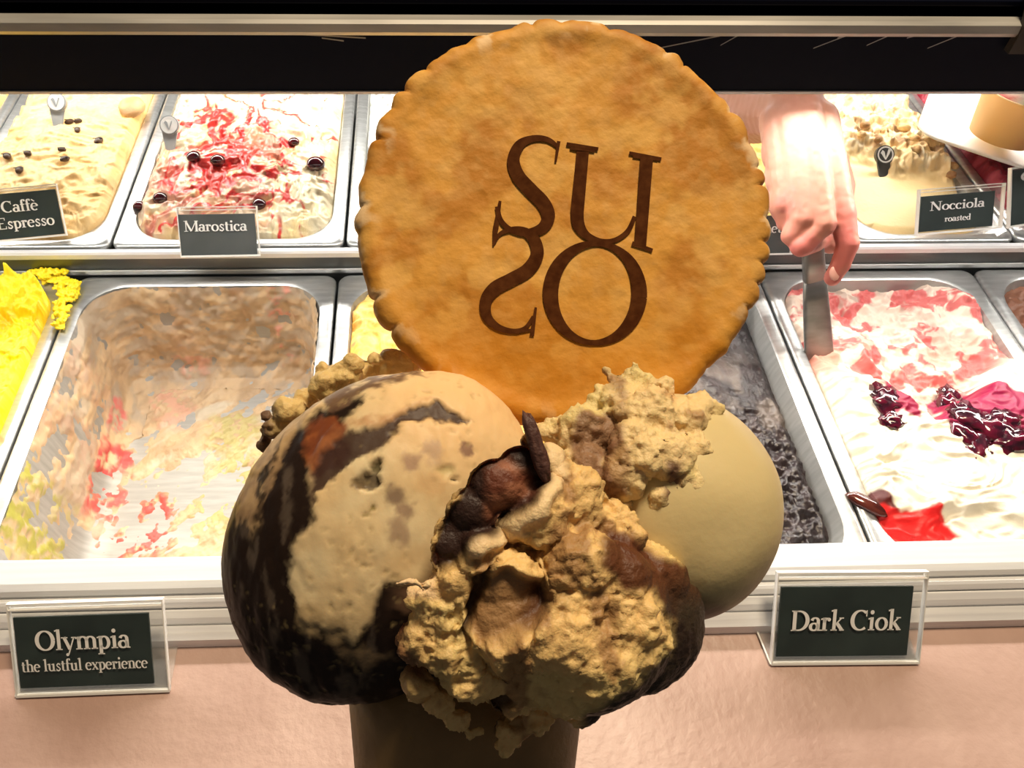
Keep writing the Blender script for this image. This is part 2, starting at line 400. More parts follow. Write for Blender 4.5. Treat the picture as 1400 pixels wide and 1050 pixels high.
# ================================================================== PANS AND GELATO
def rrect(x0, x1, y0, y1, r, n=9):
    pts = []
    for cx, cy, a in ((x1 - r, y1 - r, 0), (x0 + r, y1 - r, 90), (x0 + r, y0 + r, 180), (x1 - r, y0 + r, 270)):
        for i in range(n):
            t = math.radians(a + 90 * i / (n - 1)); pts.append((cx + r * math.cos(t), cy + r * math.sin(t)))
    return pts
def loft(loops, cap=True):
    v = [p for L in loops for p in L]; n = len(loops[0]); f = []
    for k in range(len(loops) - 1):
        for i in range(n):
            j = (i + 1) % n; f.append((k * n + i, k * n + j, (k + 1) * n + j, (k + 1) * n + i))
    if cap: f.append(tuple(range((len(loops) - 1) * n, len(loops) * n)))
    return v, f
PDEPTH = .111
def ins(x0, x1, y0, y1, d): return x0 + d, x1 - d, y0 + d, y1 - d
def pan_loops(x0, x1, y0, y1, z):
    def L(d, r, dz): return [(px, py, z + dz) for px, py in rrect(*ins(x0, x1, y0, y1, d), r)]
    rim = [L(.0002, .010, -.006), L(0, .010, -.002), L(.001, .0105, 0), L(.004, .0115, .0008), L(.007, .014, -.0002), L(.010, .036, 0), L(.0125, .038, -.0015)]
    bas = [L(.0125, .038, -.0015), L(.0145, .038, -.012), L(.0185, .036, -.05), L(.0225, .034, -.085), L(.027, .032, -.101), L(.036, .028, -.109), L(.05, .02, -.111)]
    return rim, bas
def make_pan(x0, x1, y0, y1, z, label):
    root = empty('gelato_pan', ((x0 + x1) / 2, (y0 + y1) / 2, z - PDEPTH))
    rim, bas = pan_loops(x0, x1, y0, y1, z)
    v, f = loft(rim, False); part(mesh('rim', v, f, steel), root)
    v, f = loft(bas, True); part(mesh('basin', v, f, basinm), root)
    tag(root, label, 'pan', 'steel pans in the display'); return root
def make_gelato(name, x0, x1, y0, y1, z, hf, cf, label, nx=170, ny=220, mat=None, inset=.0135, drop=.006):
    """heap of gelato: hf(x,y,u,v) height above the pan rim, cf(x,y,z,u,v) colour"""
    a0, a1, b0, b1 = ins(x0, x1, y0, y1, inset); r = .037
    s = np.linspace(-1, 1, nx); t = np.linspace(-1, 1, ny); S, T = np.meshgrid(s, t); S = S.ravel(); T = T.ravel()
    hx, hy = (a1 - a0) / 2, (b1 - b0) / 2
    X = S * hx; Y = T * hy
    # pull the corners of the grid into the rounded opening
    qx = np.abs(X) - (hx - r); qy = np.abs(Y) - (hy - r); m = (qx > 0) & (qy > 0)
    mm = np.maximum(qx, qy); L = np.hypot(qx, qy) + 1e-9
    X = np.where(m, np.sign(X) * (hx - r + qx * mm / L), X); Y = np.where(m, np.sign(Y) * (hy - r + qy * mm / L), Y)
    X = X + (a0 + a1) / 2; Y = Y + (b0 + b1) / 2
    U = (X - x0) / (x1 - x0); V = (Y - y0) / (y1 - y0)
    Hh = hf(X, Y, U, V)
    edge = (np.abs(S) > .999) | (np.abs(T) > .999)
    e = np.minimum(1 - np.abs(S), 1 - np.abs(T))
    Hh = Hh - drop * (1 - sstep(0, .10, e))
    Z = z + np.where(edge, np.minimum(Hh, -.002) - .012, Hh)
    Z = np.where(edge, np.minimum(Z, z - .012), Z)
    C = cf(X, Y, Z, U, V)
    f = []
    idx = np.arange(nx * ny).reshape(ny, nx)
    f = np.stack([idx[:-1, :-1].ravel(), idx[:-1, 1:].ravel(), idx[1:, 1:].ravel(), idx[1:, :-1].ravel()], 1)
    o = mesh(name, np.stack([X, Y, Z], 1), f, mat or gel, None, True, C)
    tag(o, label, 'gelato'); return o
FY0, FY1, BY0, BY1, BZ = .2258, .5465, .5535, .905, .030
xf = [P(px, 375).x for px in (108, 462, 750, 1037, 1332)]
xb = [P(px, 335, BZ).x for px in (-95, 150, 471, 702, 934, 1170, 1396)]
g_ = .0012
front = [(xf[0] - .215, xf[0])] + [(a, b) for a, b in zip(xf[:-1], xf[1:])] + [(xf[4], xf[4] + .207)]
back = [(xb[0] - .168, xb[0])] + [(a, b) for a, b in zip(xb[:-1], xb[1:])] + [(xb[6], xb[6] + .168)]
front = [(a + g_, b - g_) for a, b in front]; back = [(a + g_, b - g_) for a, b in back]
fl_lab = ['steel pan heaped with bright yellow gelato', 'nearly empty steel pan smeared with cream and pink remnants', 'steel pan of orange-yellow gelato behind the round biscuit',
          'steel pan of dark chocolate gelato', 'steel pan of white cream gelato with berry sauce', 'steel pan of brown chocolate gelato beside the berry cream']
bk_lab = ['steel pan of tan gelato beside the coffee pan', 'steel pan of coffee gelato with beans', 'steel pan of cream gelato with red cherry streaks', 'steel pan of pale speckled gelato beside the cherry streaked pan',
          'steel pan of pale cream gelato hidden behind the biscuit', 'steel pan of yellow caramel gelato behind the hand', 'steel pan of nutty beige gelato', 'steel pan of crimson berry sorbet']
for (a, b), l in zip(front, fl_lab): make_pan(a, b, FY0, FY1, 0, l)
for (a, b), l in zip(back, bk_lab): make_pan(a, b, BY0, BY1, BZ, l)

def plain(base, alt, amp=.006, lvl=-.006, sc=30, st=(1, 1), seed=0, mound=.008):
    def hf(x, y, u, v):
        q = p3(x * sc * 1.5 * st[0], y * sc * 1.5 * st[1]); wq = q + np.stack([fbm(q * .7, 3, seed + 5), fbm(q * .7, 3, seed + 9), 0 * x], 1) * 2.6
        return lvl + mound * np.sin(np.pi * np.clip(u, 0, 1)) * np.sin(np.pi * np.clip(v, 0, 1)) + amp * (ridge(wq, 4, seed) - .5) * 1.6 + amp * .5 * (fbm(p3(x * 160, y * 160), 3, seed + 2) - .5)
    def cf(x, y, z, u, v):
        q = p3(x * sc * 2.4, y * sc * 2.4); wq = q + np.stack([fbm(q, 3, seed + 5), fbm(q, 3, seed + 9), 0 * x], 1) * 2
        return mix(base, alt, sstep(.40, .66, fbm(wq, 5, seed + 3)))
    return hf, cf
def G(row, i, hf, cf, label, **k):
    a, b = (front if row == 'f' else back)[i]; y0, y1, z = (FY0, FY1, 0) if row == 'f' else (BY0, BY1, BZ)
    return make_gelato('gelato', a, b, y0, y1, z, hf, cf, label, **k)
def xy(px, py, z=0):
    p = P(px, py, z); return (p.x, p.y)
def polyw(pts, z=0): return [xy(a, b, z) for a, b in pts]

# ---- yellow
h, c = plain((.95, .60, .0), (.86, .50, .0), .008, .006, 42, seed=3)
def h_y(x, y, u, v):
    cl = sstep(.80, .97, v) * (.4 + .6 * sstep(.45, .8, u)) + sstep(.88, .98, u) * sstep(.70, .85, v)
    return h(x, y, u, v) + np.clip(cl, 0, 1) * (.030 * fbm(p3(x * 120, y * 120), 4, 4) - .004) - .016 * np.exp(-(((u - .75) / .15) ** 2 + ((v - .78) / .08) ** 2))
def c_y(x, y, z, u, v):
    C = c(x, y, z, u, v); C = mix(C, (.52, .40, .02), .75 * sstep(.56, .68, fbm(p3(x * 60, y * 110), 4, 31)) * sstep(.40, .6, v) * sstep(.9, .8, v))
    return mix(C, (.95, .78, .03), sstep(.82, .92, v) * sstep(.3, .8, u))
G('f', 0, h_y, c_y, 'bright yellow gelato heaped over the rim of its pan', nx=240, ny=280, drop=-.002, inset=.0115)
bb = Blob()
for k in range(120):             # overflow of yellow flakes onto the pan corner
    px, py = random.choice([(60, 368), (75, 362), (85, 372), (96, 390), (104, 398), (96, 408), (88, 420), (70, 380), (82, 440), (90, 400)])
    q = P(px + random.uniform(-12, 10), py + random.uniform(-7, 7), .004)
    if q.x > front[0][1] + .006: q.x = front[0][1] + .006
    bb.ell((q.x, min(q.y, .5455), .003 + random.uniform(0, .006)), (random.uniform(.002, .006), random.uniform(.002, .005), random.uniform(.001, .0025)), hi=False)
me = bb.remesh(.0007, 1); v = get_v(me); n = get_n(me); v += n * ((fbm(v * 500, 3, 2) - .5) * .0045)[:, None]; v[:, 2] = np.maximum(v[:, 2], .0006); set_v(me, v)
setcol(me, mix((.95, .66, .0), (.95, .80, .04), fbm(v * 300, 3, 8)))
tag(link('gelato_crumble', me, gel), 'bright yellow crumbs of gelato piled on the pan corner', 'gelato')

# ---- nearly empty pan (film of remnants over the steel, following the basin)
def film():
    a, b = front[1]; rim, bas = pan_loops(a, b, FY0, FY1, 0)
    n = len(bas[0]); loops = []
    B = [np.array(L) for L in bas]
    # resample: along the loops and down the wall, then across the floor
    def dens(L, m=6):
        out = []
        for i in range(len(L)):
            p, q = L[i], L[(i + 1) % len(L)]; k = (80 if i in (8, 26) else 130) if i % 9 == 8 else 5
            for t in range(k): out.append(p + (q - p) * t / k)
        return np.array(out)
    Bd = [dens(L) for L in B]
    rows = []
    for L0, L1 in zip(Bd[:-1], Bd[1:]):
        k = max(2, int(np.linalg.norm(L1[0] - L0[0]) / .0016))
        for t in range(k): rows.append(L0 + (L1 - L0) * t / k)
    cen = np.array([(a + b) / 2, (FY0 + FY1) / 2, -PDEPTH])
    wall_rows = len(rows)
    for t in np.linspace(0, .99, 150): rows.append(Bd[-1] + (cen - Bd[-1]) * t)
    V = np.concatenate(rows); m = len(Bd[0]); f = []
    R = len(rows); idx = np.arange(R * m).reshape(R, m); nx_ = np.roll(idx, -1, 1)
    f = np.stack([idx[:-1].ravel(), nx_[:-1].ravel(), nx_[1:].ravel(), idx[1:].ravel()], 1)
    wall = (np.repeat(np.arange(R), m) < wall_rows)
    inward = cen[None, :2] - V[:, :2]; inward /= np.linalg.norm(inward, axis=1)[:, None] + 1e-9
    N = np.where(wall[:, None], np.concatenate([inward * .97, np.full((len(V), 1), .25)], 1), np.array([[0, 0, 1.0]]))
    q = V * np.array([52, 42, 50]); qr = V @ np.array([[.8, -.6, 0], [.6, .8, 0], [0, 0, 1.0]])
    th = .9 * fbm(q, 4, 11) + .42 * fbm(qr * np.array([30, 170, 70]), 3, 13) + .22 * fbm(V * 190, 3, 15) - .755
    th = np.where(wall, th + .03, th)
    u = (V[:, 0] - a) / (b - a); vv = (V[:, 1] - FY0) / (FY1 - FY0)
    th += .10 * sstep(.45, .75, vv) - .10 * np.exp(-((u - .35) ** 2 / .05 + (vv - .32) ** 2 / .02))
    boost = np.zeros(len(V))
    base = mix((.72, .54, .34), (.56, .40, .25), sstep(.4, .65, fbm(q * 1.3, 4, 21)))
    base = mix(base, (.50, .42, .33), np.where(wall, .75 * sstep(.42, .60, fbm(V * np.array([70, 40, 120]), 4, 24)), 0))
    base = mix(base, (.70, .64, .52), np.where(wall, 0, .75 * sstep(.5, .7, fbm(qr * np.array([25, 90, 30]), 3, 27))))
    P2 = V[:, :2]
    def pat(pts, z, rad, colr, k=1.0, s=40):
        nonlocal base, boost
        side = np.where((V[:, 2] < -.085) == (z <= -.1), 1.0, 0.12)
        d = np.min(np.stack([np.hypot(*(P2 - np.array(xy(*p, z))).T) for p in pts]), 0) + (fbm(V * 120, 3, s) - .5) * .026
        mk = side * k * sstep(rad, rad * .4, d) * sstep(.34, .52, fbm(V * 160, 3, s + 2)); base = mix(base, colr, mk); boost = np.maximum(boost, mk)
    pat([(330, 465), (310, 462), (345, 470), (405, 475)], -.101, .024, (.74, .20, .18))
    pat([(400, 415), (385, 425), (410, 400), (320, 398), (300, 402)], -.04, .013, (.80, .36, .28))
    pat([(150, 570), (152, 580)], -.105, .018, (.76, .22, .20))
    pat([(145, 640), (95, 655), (100, 668), (160, 630)], -.108, .022, (.72, .10, .10))
    pat([(215, 700), (205, 735), (160, 755), (150, 690)], -.109, .027, (.70, .13, .12))
    pat([(240, 570), (230, 545), (270, 500)], -.108, .022, (.80, .42, .32), .7)
    pat([(20, 745), (5, 750), (50, 755), (45, 700)], -.06, .028, (.42, .42, .06), .9)
    pat([(130, 395), (160, 390), (320, 388)], -.02, .018, (.45, .42, .10), .6)
    pat([(320, 590), (300, 690), (330, 640)], -.108, .035, (.52, .52, .18), .6)
    V2 = V + N * (np.clip(th + .12 * boost, -.06, .35) * .012 + .0001)[:, None]
    o = mesh('gelato_remnants', V2, f, gel, None, True, base)
    tag(o, 'smears of cream and pink gelato left in a scraped pan', 'gelato')
film()
# ---- orange, chocolate, berry cream, brown (front row)
h, c = plain((.95, .66, .20), (.92, .50, .10), .007, -.004, 36, seed=8)
def c_o(x, y, z, u, v): return mix(c(x, y, z, u, v), (.85, .22, .10), .8 * sstep(.66, .76, fbm(p3(x * 70, y * 70), 3, 77)))
G('f', 2, h, c_o, 'orange-yellow gelato peeking out behind the round biscuit')
def h_ch(x, y, u, v):
    rough = sstep(.60, .45, v) * .8 + .25
    return -.020 + .010 * np.sin(np.pi * u) + .006 * (fbm(p3(x * 40, y * 25), 3, 5) - .5) + rough * .0085 * (ridge(p3(x * 130, y * 130), 3, 6) - .55)
def c_ch(x, y, z, u, v):
    C = mix((.022, .014, .016), (.055, .038, .040), sstep(.4, .7, fbm(p3(x * 90, y * 60), 4, 7)))
    return mix(C, (.20, .165, .15), .75 * sstep(.52, .66, fbm(p3(x * 40, y * 26), 3, 19)) * sstep(.30, .45, v) * sstep(.75, .6, v))
gel_choc = principled('gelato_chocolate', attr=True, rough=.28, spec=.55, bump=(180, .5, .003))
G('f', 3, h_ch, c_ch, 'dark chocolate gelato, broken and glossy, beside the berry cream', mat=gel_choc)
WL = xf[3]
cut = np.array(polyw([(1120, 500), (1190, 520), (1260, 575), (1330, 545), (1400, 470), (1500, 430)]))
def front_mask(x, y):            # 1 on the smooth white cream in front, 0 on the scooped red part behind
    yc = np.interp(x, cut[:, 0], cut[:, 1]); return sstep(.012, -.012, y - yc + .012 * (fbm(p3(x * 60, y * 60), 2, 3) - .5))
def swirl(x, y):
    q = p3(x * 17, y * 30); wv = np.stack([fbm(q, 3, 41), fbm(q + 7, 3, 43), 0 * x], 1) * 3.0
    return ridge((q + wv) * np.array([.9, 1.6, 1]), 3, 45)
def h_w(x, y, u, v):
    m = front_mask(x, y)
    f_ = .004 + .012 * np.sin(np.pi * np.clip(u, 0, 1)) + .013 * (swirl(x, y) - .6) - .010 * sstep(.17, .05, v) * sstep(.5, .2, u)
    b_ = -.006 - .016 * np.sin(np.pi * np.clip(u, 0, 1)) + .012 * sstep(.72, .96, v) + .006 * sstep(.8, .95, u) + .013 * (ridge(p3(x * 50, y * 60), 4, 51) - .55)
    b_ = b_ + .022 * np.exp(-((u - .30) ** 2 / .025 + (v - .66) ** 2 / .012))
    return b_ * (1 - m) + f_ * m
def c_w(x, y, z, u, v):
    m = front_mask(x, y); P2 = np.stack([x, y], 1)
    q = p3(x * 62, y * 75); wq = q + np.stack([fbm(q * .6, 3, 61), fbm(q * .6, 3, 63), 0 * x], 1) * 3.4
    red = sstep(.50, .60, fbm(wq, 4, 65)); grey = sstep(.50, .62, fbm(q * .8 + 5, 3, 67))
    Bk = mix((.92, .76, .64), (.58, .42, .35), grey * .85); Bk = mix(Bk, (.66, .07, .08), red * .85)
    Fr = mix((.92, .86, .72), (.88, .78, .58), sstep(.62, .8, fbm(q * .9, 3, 71)) * .6)
    C = mix(Bk, Fr, m)
    wr = (fbm(p3(x * 110, y * 110), 3, 73) - .5) * .022
    for pts, colr, k in (([(1192, 532), (1222, 525), (1240, 560), (1245, 590), (1205, 575)], (.30, .008, .05), 1),
                         ([(1255, 580), (1290, 560), (1280, 535), (1320, 525), (1400, 560), (1400, 612), (1350, 625), (1290, 605)], (.30, .006, .06), 1),
                         ([(1170, 672), (1200, 680), (1225, 705), (1215, 715), (1180, 700)], (.10, .012, .01), 1),
                         ([(1185, 695), (1230, 705), (1270, 705), (1300, 742), (1190, 745)], (.72, .015, .015), 1),
                         ([(1090, 510), (1140, 520), (1150, 480), (1110, 470)], (.75, .25, .18), .7)):
        sd = poly_sd(P2, polyw(pts, -.002)) + wr * .5
        C = mix(C, colr, k * sstep(.0015, -.0015, sd))
    return C
G('f', 4, h_w, c_w, 'white cream gelato with red berry swirls and a glossy berry pool', nx=230, ny=290)
h, c = plain((.20, .085, .05), (.30, .14, .09), .008, -.010, 30, seed=15)
G('f', 5, h, c, 'brown chocolate gelato beside the berry cream pan')
# ---- back row
h, c = plain((.80, .52, .22), (.55, .32, .13), .008, -.004, 34, seed=21); G('b', 0, h, c, 'tan gelato in the pan next to the coffee gelato')
h, c = plain((.92, .62, .27), (.88, .54, .20), .006, .004, 20, (1, 1.8), seed=24, mound=.012)
def c_e(x, y, z, u, v): return mix(c(x, y, z, u, v), (.62, .38, .17), .6 * sstep(.75, .95, v + .3 * (fbm(p3(x * 60, y * 60), 3, 3) - .5)))
G('b', 1, h, c_e, 'smooth pale coffee gelato dotted with roasted beans')
def h_m(x, y, u, v):
    q = p3(x * 55, y * 55); wq = q + np.stack([fbm(q, 3, 81), fbm(q, 3, 83), 0 * x], 1) * 2
    return .0 + .016 * np.sin(np.pi * u) * np.sin(np.pi * np.clip(v * .9 + .1, 0, 1)) + .012 * (ridge(wq, 4, 85) - .55)
def c_m(x, y, z, u, v):
    q = p3(x * 36, y * 34); wq = q + np.stack([fbm(q * .7, 3, 91), fbm(q * .7, 3, 93), 0 * x], 1) * 4.0
    C = mix((.95, .84, .58), (.93, .72, .36), sstep(.4, .7, fbm(q * 1.5, 3, 95)))
    rg = ridge(wq, 3, 97)
    dens = np.exp(-(((u - .47) / .36) ** 4 + ((v - .30) / .36) ** 4))
    C = mix(C, (.66, .10, .08), .45 * dens * sstep(.50, .72, fbm(wq * .8, 3, 99)))
    C = mix(C, (.62, .012, .018), .95 * sstep(.64, .74, rg - .24 * (1 - dens)))
    core = np.exp(-(((u - .38) / .27) ** 2 + ((v - .30) / .16) ** 2)); C = mix(C, (.66, .012, .012), .95 * np.clip(core * 1.5, 0, 1) * sstep(.43, .53, fbm(wq * 1.1, 3, 103)))
    core = np.exp(-(((u - .22) / .16) ** 2 + ((v - .06) / .09) ** 2)); C = mix(C, (.45, .012, .02), .9 * core * sstep(.42, .54, fbm(wq * 1.1, 3, 107)))
    return mix(C, (.86, .50, .40), .7 * sstep(.62, .85, v) * sstep(.45, .62, fbm(wq, 3, 105)))
G('b', 2, h_m, c_m, 'cream gelato streaked with glossy red cherry sauce', nx=220, ny=240, mat=principled('gelato_glossy', attr=True, rough=.22, spec=.5, bump=(220, .3, .002)))
h, c = plain((.82, .82, .76), (.66, .67, .62), .006, -.004, 40, seed=33)
def c_s(x, y, z, u, v): return mix(c(x, y, z, u, v), (.12, .11, .10), .8 * sstep(.66, .74, fbm(p3(x * 150, y * 150), 3, 35)))
G('b', 3, h, c_s, 'pale gelato with fine dark specks beside the cherry streaked gelato')
h, c = plain((.90, .80, .60), (.85, .70, .45), seed=36); G('b', 4, h, c, 'pale cream gelato behind the round biscuit', nx=70, ny=90)
h, c = plain((.95, .72, .20), (.90, .60, .14), .006, .002, 30, seed=39); G('b', 5, h, c, 'yellow caramel gelato under the serving hand')
def h_n(x, y, u, v):
    m = sstep(.30, .42, v + .18 * (u - .5) + .12 * (fbm(p3(x * 40, y * 40), 3, 111) - .5))
    return -.006 + .014 * m + .018 * m * (ridge(p3(x * 75, y * 75), 3, 113) - .5) + .003 * fbm(p3(x * 30, y * 30), 2, 4)
def c_n(x, y, z, u, v):
    m = sstep(.30, .42, v + .18 * (u - .5) + .12 * (fbm(p3(x * 40, y * 40), 3, 111) - .5))
    C = mix((.93, .70, .34), (.86, .64, .34), m); C = mix(C, (.95, .85, .60), m * sstep(.55, .66, fbm(p3(x * 110, y * 110), 3, 115)))
    return mix(C, (.36, .19, .08), m * .85 * sstep(.60, .70, fbm(p3(x * 120, y * 120), 3, 117)))
G('b', 6, h_n, c_n, 'beige nut gelato, smooth in front and crumbly behind', nx=190, ny=230)
h, c = plain((.30, .015, .035), (.46, .06, .09), .009, .004, 40, seed=48); G('b', 7, h, c, 'crimson berry sorbet next to the nut gelato')

# ---- things lying on the gelato
def hmap(o):
    me = o.data; v = get_v(me)
    def z_at(x, y):
        d = (v[:, 0] - x) ** 2 + (v[:, 1] - y) ** 2; k = np.argsort(d)[:6]; return float(v[k, 2].max())
    return z_at
GEL = [o for o in bpy.data.objects if o.name.split('.')[0] == 'gelato']
def on_gelato(px, py, z0):       # settle a pixel on the gelato below it
    z = z0
    for _ in range(4):
        p = P(px, py, z); best = None
        for o in GEL:
            vb = BB[o.name]
            if vb[0] <= p.x <= vb[1] and vb[2] <= p.y <= vb[3]: best = o
        if best is None: break
        z = ZM[best.name](p.x, p.y)
    p = P(px, py, z); return Vector((p.x, p.y, z))
BB = {}; ZM = {}
for o in GEL:
    v = get_v(o.data); BB[o.name] = (v[:, 0].min(), v[:, 0].max(), v[:, 1].min(), v[:, 1].max()); ZM[o.name] = hmap(o)
def lump(name, loc, r, mat, label, cat, group=None, seed=0, colr=None, amp=.25, freq=1.6, rot=0.0):
    V, Fc = ICO3; n = fbm(V * freq + seed * 3.7, 3, seed)
    V2 = V * (1 + amp * (n - .5)[:, None]) * np.asarray(r); cs, sn = math.cos(rot), math.sin(rot)
    V2 = V2 @ np.array([[cs, sn, 0], [-sn, cs, 0], [0, 0, 1]])
    col = None if colr is None else mix(colr[0], colr[1], sstep(.4, .65, n))
    o = mesh(name, V2, Fc, mat, None, True, col); o.location = loc
    if label: tag(o, label, cat, group)
    return o
for i, (px, py) in enumerate([(95, 167), (107, 166), (106, 178), (135, 193), (85, 205), (89, 218), (38, 210), (27, 233), (10, 214)]):
    p = on_gelato(px, py, BZ)
    b = empty('coffee_bean', p + Vector((0, 0, .0006)))
    o = lump('bean', (0, 0, 0), (.0048, .0034, .0026), beanm, None, None, seed=i, amp=.12, rot=random.uniform(0, 3)); o.parent = b
    s = box('crease', -.0042, .0042, -.0003, .0003, .0021, .0026, principled('bean_crease', (.015, .007, .004), .6), b, 0); s.rotation_euler.z = o.rotation_euler.z
    b.scale = [random.uniform(.85, 1.2)] * 3
    tag(b, 'small dark roasted coffee bean on pale coffee gelato', 'coffee bean', 'coffee beans on the pale gelato')
lump('biscuit_chunk', on_gelato(180, 148, BZ) + Vector((0, 0, .002)), (.014, .017, .007), gel_rough, 'rough brown biscuit chunk at the back of the coffee gelato', 'biscuit', seed=4, colr=((.45, .27, .12), (.62, .42, .2)), amp=.5)
for i, (px, py, r) in enumerate([(265, 216, .0072), (298, 221, .0075), (220, 273, .0078), (190, 283, .0058), (432, 226, .0095), (402, 196, .0060), (355, 281, .0070)]):
    p = on_gelato(px, py, BZ); lump('cherry', p + Vector((0, 0, .0015)), (r, r * .92, r * .75), sauce, 'glossy dark cherry in the red streaked cream', 'cherry', 'dark cherries on the streaked gelato', seed=i + 10,
                                 colr=((.035, .006, .010), (.09, .008, .012)), amp=.18)
for i, (px, py, r) in enumerate([(1212, 545, (.010, .013, .006)), (1222, 572, (.009, .008, .005)), (1300, 548, (.013, .009, .008)), (1325, 570, (.013, .010, .008)), (1360, 585, (.014, .011, .008)), (1385, 600, (.013, .010, .008)), (1340, 602, (.014, .008, .005)), (1318, 590, (.011, .008, .006)), (1375, 572, (.010, .008, .006))]):
    p = on_gelato(px, py, 0); lump('berry_lump', p + Vector((0, 0, -.001)), (r[0] * 1.25, r[1] * 1.25, r[2] * .8), sauce, 'glossy crushed dark berry on white cream gelato', 'berry', 'crushed berries on the white cream', seed=i + 30,
                                colr=((.022, .003, .010), (.13, .004, .022)), amp=1.1, freq=3.6, rot=i * .7)
lump('chocolate_shard', on_gelato(1185, 690, 0) + Vector((0, 0, .001)), (.016, .007, .004), sauce, 'dark glossy shard beside the front red sauce in white cream', 'chocolate', seed=50, colr=((.05, .008, .006), (.10, .02, .012)), amp=.4, rot=-.6)
for i, (px, py) in enumerate([(1182, 172), (1178, 185), (1208, 180), (1290, 222), (1252, 205), (1262, 222), (1300, 240), (1302, 228), (1285, 200), (1200, 192), (1235, 175), (1250, 190)]):
    p = on_gelato(px, py, BZ); lump('hazelnut_piece', p + Vector((0, 0, .001)), (random.uniform(.004, .0075), random.uniform(.004, .006), .004), gel_rough, 'chopped nut piece on beige gelato', 'nut', 'chopped nuts on the beige gelato', seed=i + 60,
                                 colr=((.80, .58, .28), (.50, .28, .11)) if i % 3 else ((.30, .15, .06), (.45, .25, .1)), amp=.5)
# white tray with a paper cup of gelato at the right end
tr = P(1310, 175, BZ + .045)
def tray():
    R = Matrix.Rotation(-.55, 4, 'Z'); loops = []
    for d, r, dz in ((.0, .022, .002), (.0008, .022, .004), (.004, .02, .0035), (.010, .016, .0), (.03, .01, -.0005)):
        loops.append([tuple(R @ Vector((a, b, dz))) for a, b in rrect(-.062 + d, .062 - d, -.085 + d, .085 - d, r)])
    und = [[tuple(R @ Vector((a, b, -.003))) for a, b in rrect(-.055, .055, -.078, .078, .02)]]
    v, f = loft(und + loops); return v, f
v, f = tray(); t_ = mesh('white_tray', v, f, papw, None, True); t_.location = P(1352, 150, BZ + .034); t_.rotation_euler = (.10, .0, 0)
tag(t_, 'white rectangular plastic tray resting over the crimson sorbet', 'tray')
cup = empty('paper_cup', P(1368, 186, t_.location.z + .008))
def ring(r, z, n=36): return [(r * math.cos(2 * math.pi * i / n), r * math.sin(2 * math.pi * i / n), z) for i in range(n)]
v, f = loft([ring(.002, 0), ring(.030, 0), ring(.038, .042), ring(.0392, .0435), ring(.0392, .0445), ring(.0368, .0445), ring(.036, .040), ring(.029, .004)]); mesh('cup_wall', v, f, papc, cup)
V, Fc = ICO3; n_ = fbm(V * 3, 4, 3); vv = V * (1 + .25 * (n_ - .5))[:, None] * np.array([.034, .034, .016]) + np.array([0, 0, .040])
mesh('gelato_portion', vv, Fc, gel_rough, cup, True, mix((.95, .83, .66), (.72, .12, .10), sstep(.55, .62, fbm(V * 3.4 + 4, 3, 8))))
cup.rotation_euler = (-.10, .08, 0)
tag(cup, 'tan paper cup of pink and cream gelato on white tray', 'cup')

# ---- small round vegan marker picks
def pick(px, py, dark):
    p = on_gelato(px, py + 26, BZ); root = empty('marker_pick', p - Vector((0, 0, .010)))
    m = darkgrey if dark else palegrey
    ring_m = papw
    tilt = Matrix.Rotation(math.radians(-48), 4, 'X')
    def tv(L): return [tuple(tilt @ Vector(q)) for q in L]
    prof = [(-.0022, 0), (.0022, 0), (.0085, .034), (-.0085, .034)]
    v = [(x, -.001, z) for x, z in prof] + [(x, .001, z) for x, z in prof]
    mesh('stem', tv(v), [(0, 1, 2, 3), (7, 6, 5, 4), (0, 4, 5, 1), (1, 5, 6, 2), (2, 6, 7, 3), (3, 7, 4, 0)], m, root, False)
    n = 28
    c = [(.0098 * math.cos(2 * math.pi * i / n), z, .037 + .0098 * math.sin(2 * math.pi * i / n)) for z in (-.0022, .0022) for i in range(n)]
    f = [tuple(range(n)), tuple(range(2 * n - 1, n - 1, -1))] + [(i, n + i, n + (i + 1) % n, (i + 1) % n) for i in range(n)]
    dc = mesh('disc', tv(c), f, m, root, False)
    K = Ink(); K.strip(ea(0, 0, .0078, .0078, 0, 360, 28), .0016)
    e = mesh('emblem_ring', tv([(q[0], -.0025, .037 + q[1]) for q in K.v]), K.f, whitep, dc, False)
    if not dark:
        K = Ink(); K.dot(0, 0, .0074); mesh('emblem_field', tv([(q[0], -.0024, .037 + q[1]) for q in K.v]), K.f, whitep, dc, False)
    K = Ink()
    if dark:
        K.strip([(-.0045, .003), (-.003, .002), (0, -.0052)], [.0042, .004, .001]); K.strip([(0, -.0052), (.0028, .001), (.0042, .0052)], [.001, .0026, .0030])
    else:
        K.strip([(-.0045, .003), (-.003, .002), (0, -.005)], [.003, .003, .001]); K.strip([(0, -.005), (.003, .004)], [.001, .0014])
    mesh('leaf_emblem', tv([(q[0], -.0027, .037 + q[1]) for q in K.v]), K.f, whitep if dark else palegrey, dc, False)
    return root
tag(pick(75, 152, False), 'pale round marker pick stuck in the coffee gelato', 'marker')
tag(pick(230, 184, False), 'pale round marker pick stuck in the cherry streaked gelato', 'marker')
tag(pick(1214, 224, True), 'dark round marker pick with white leaf emblem in nut gelato', 'marker')

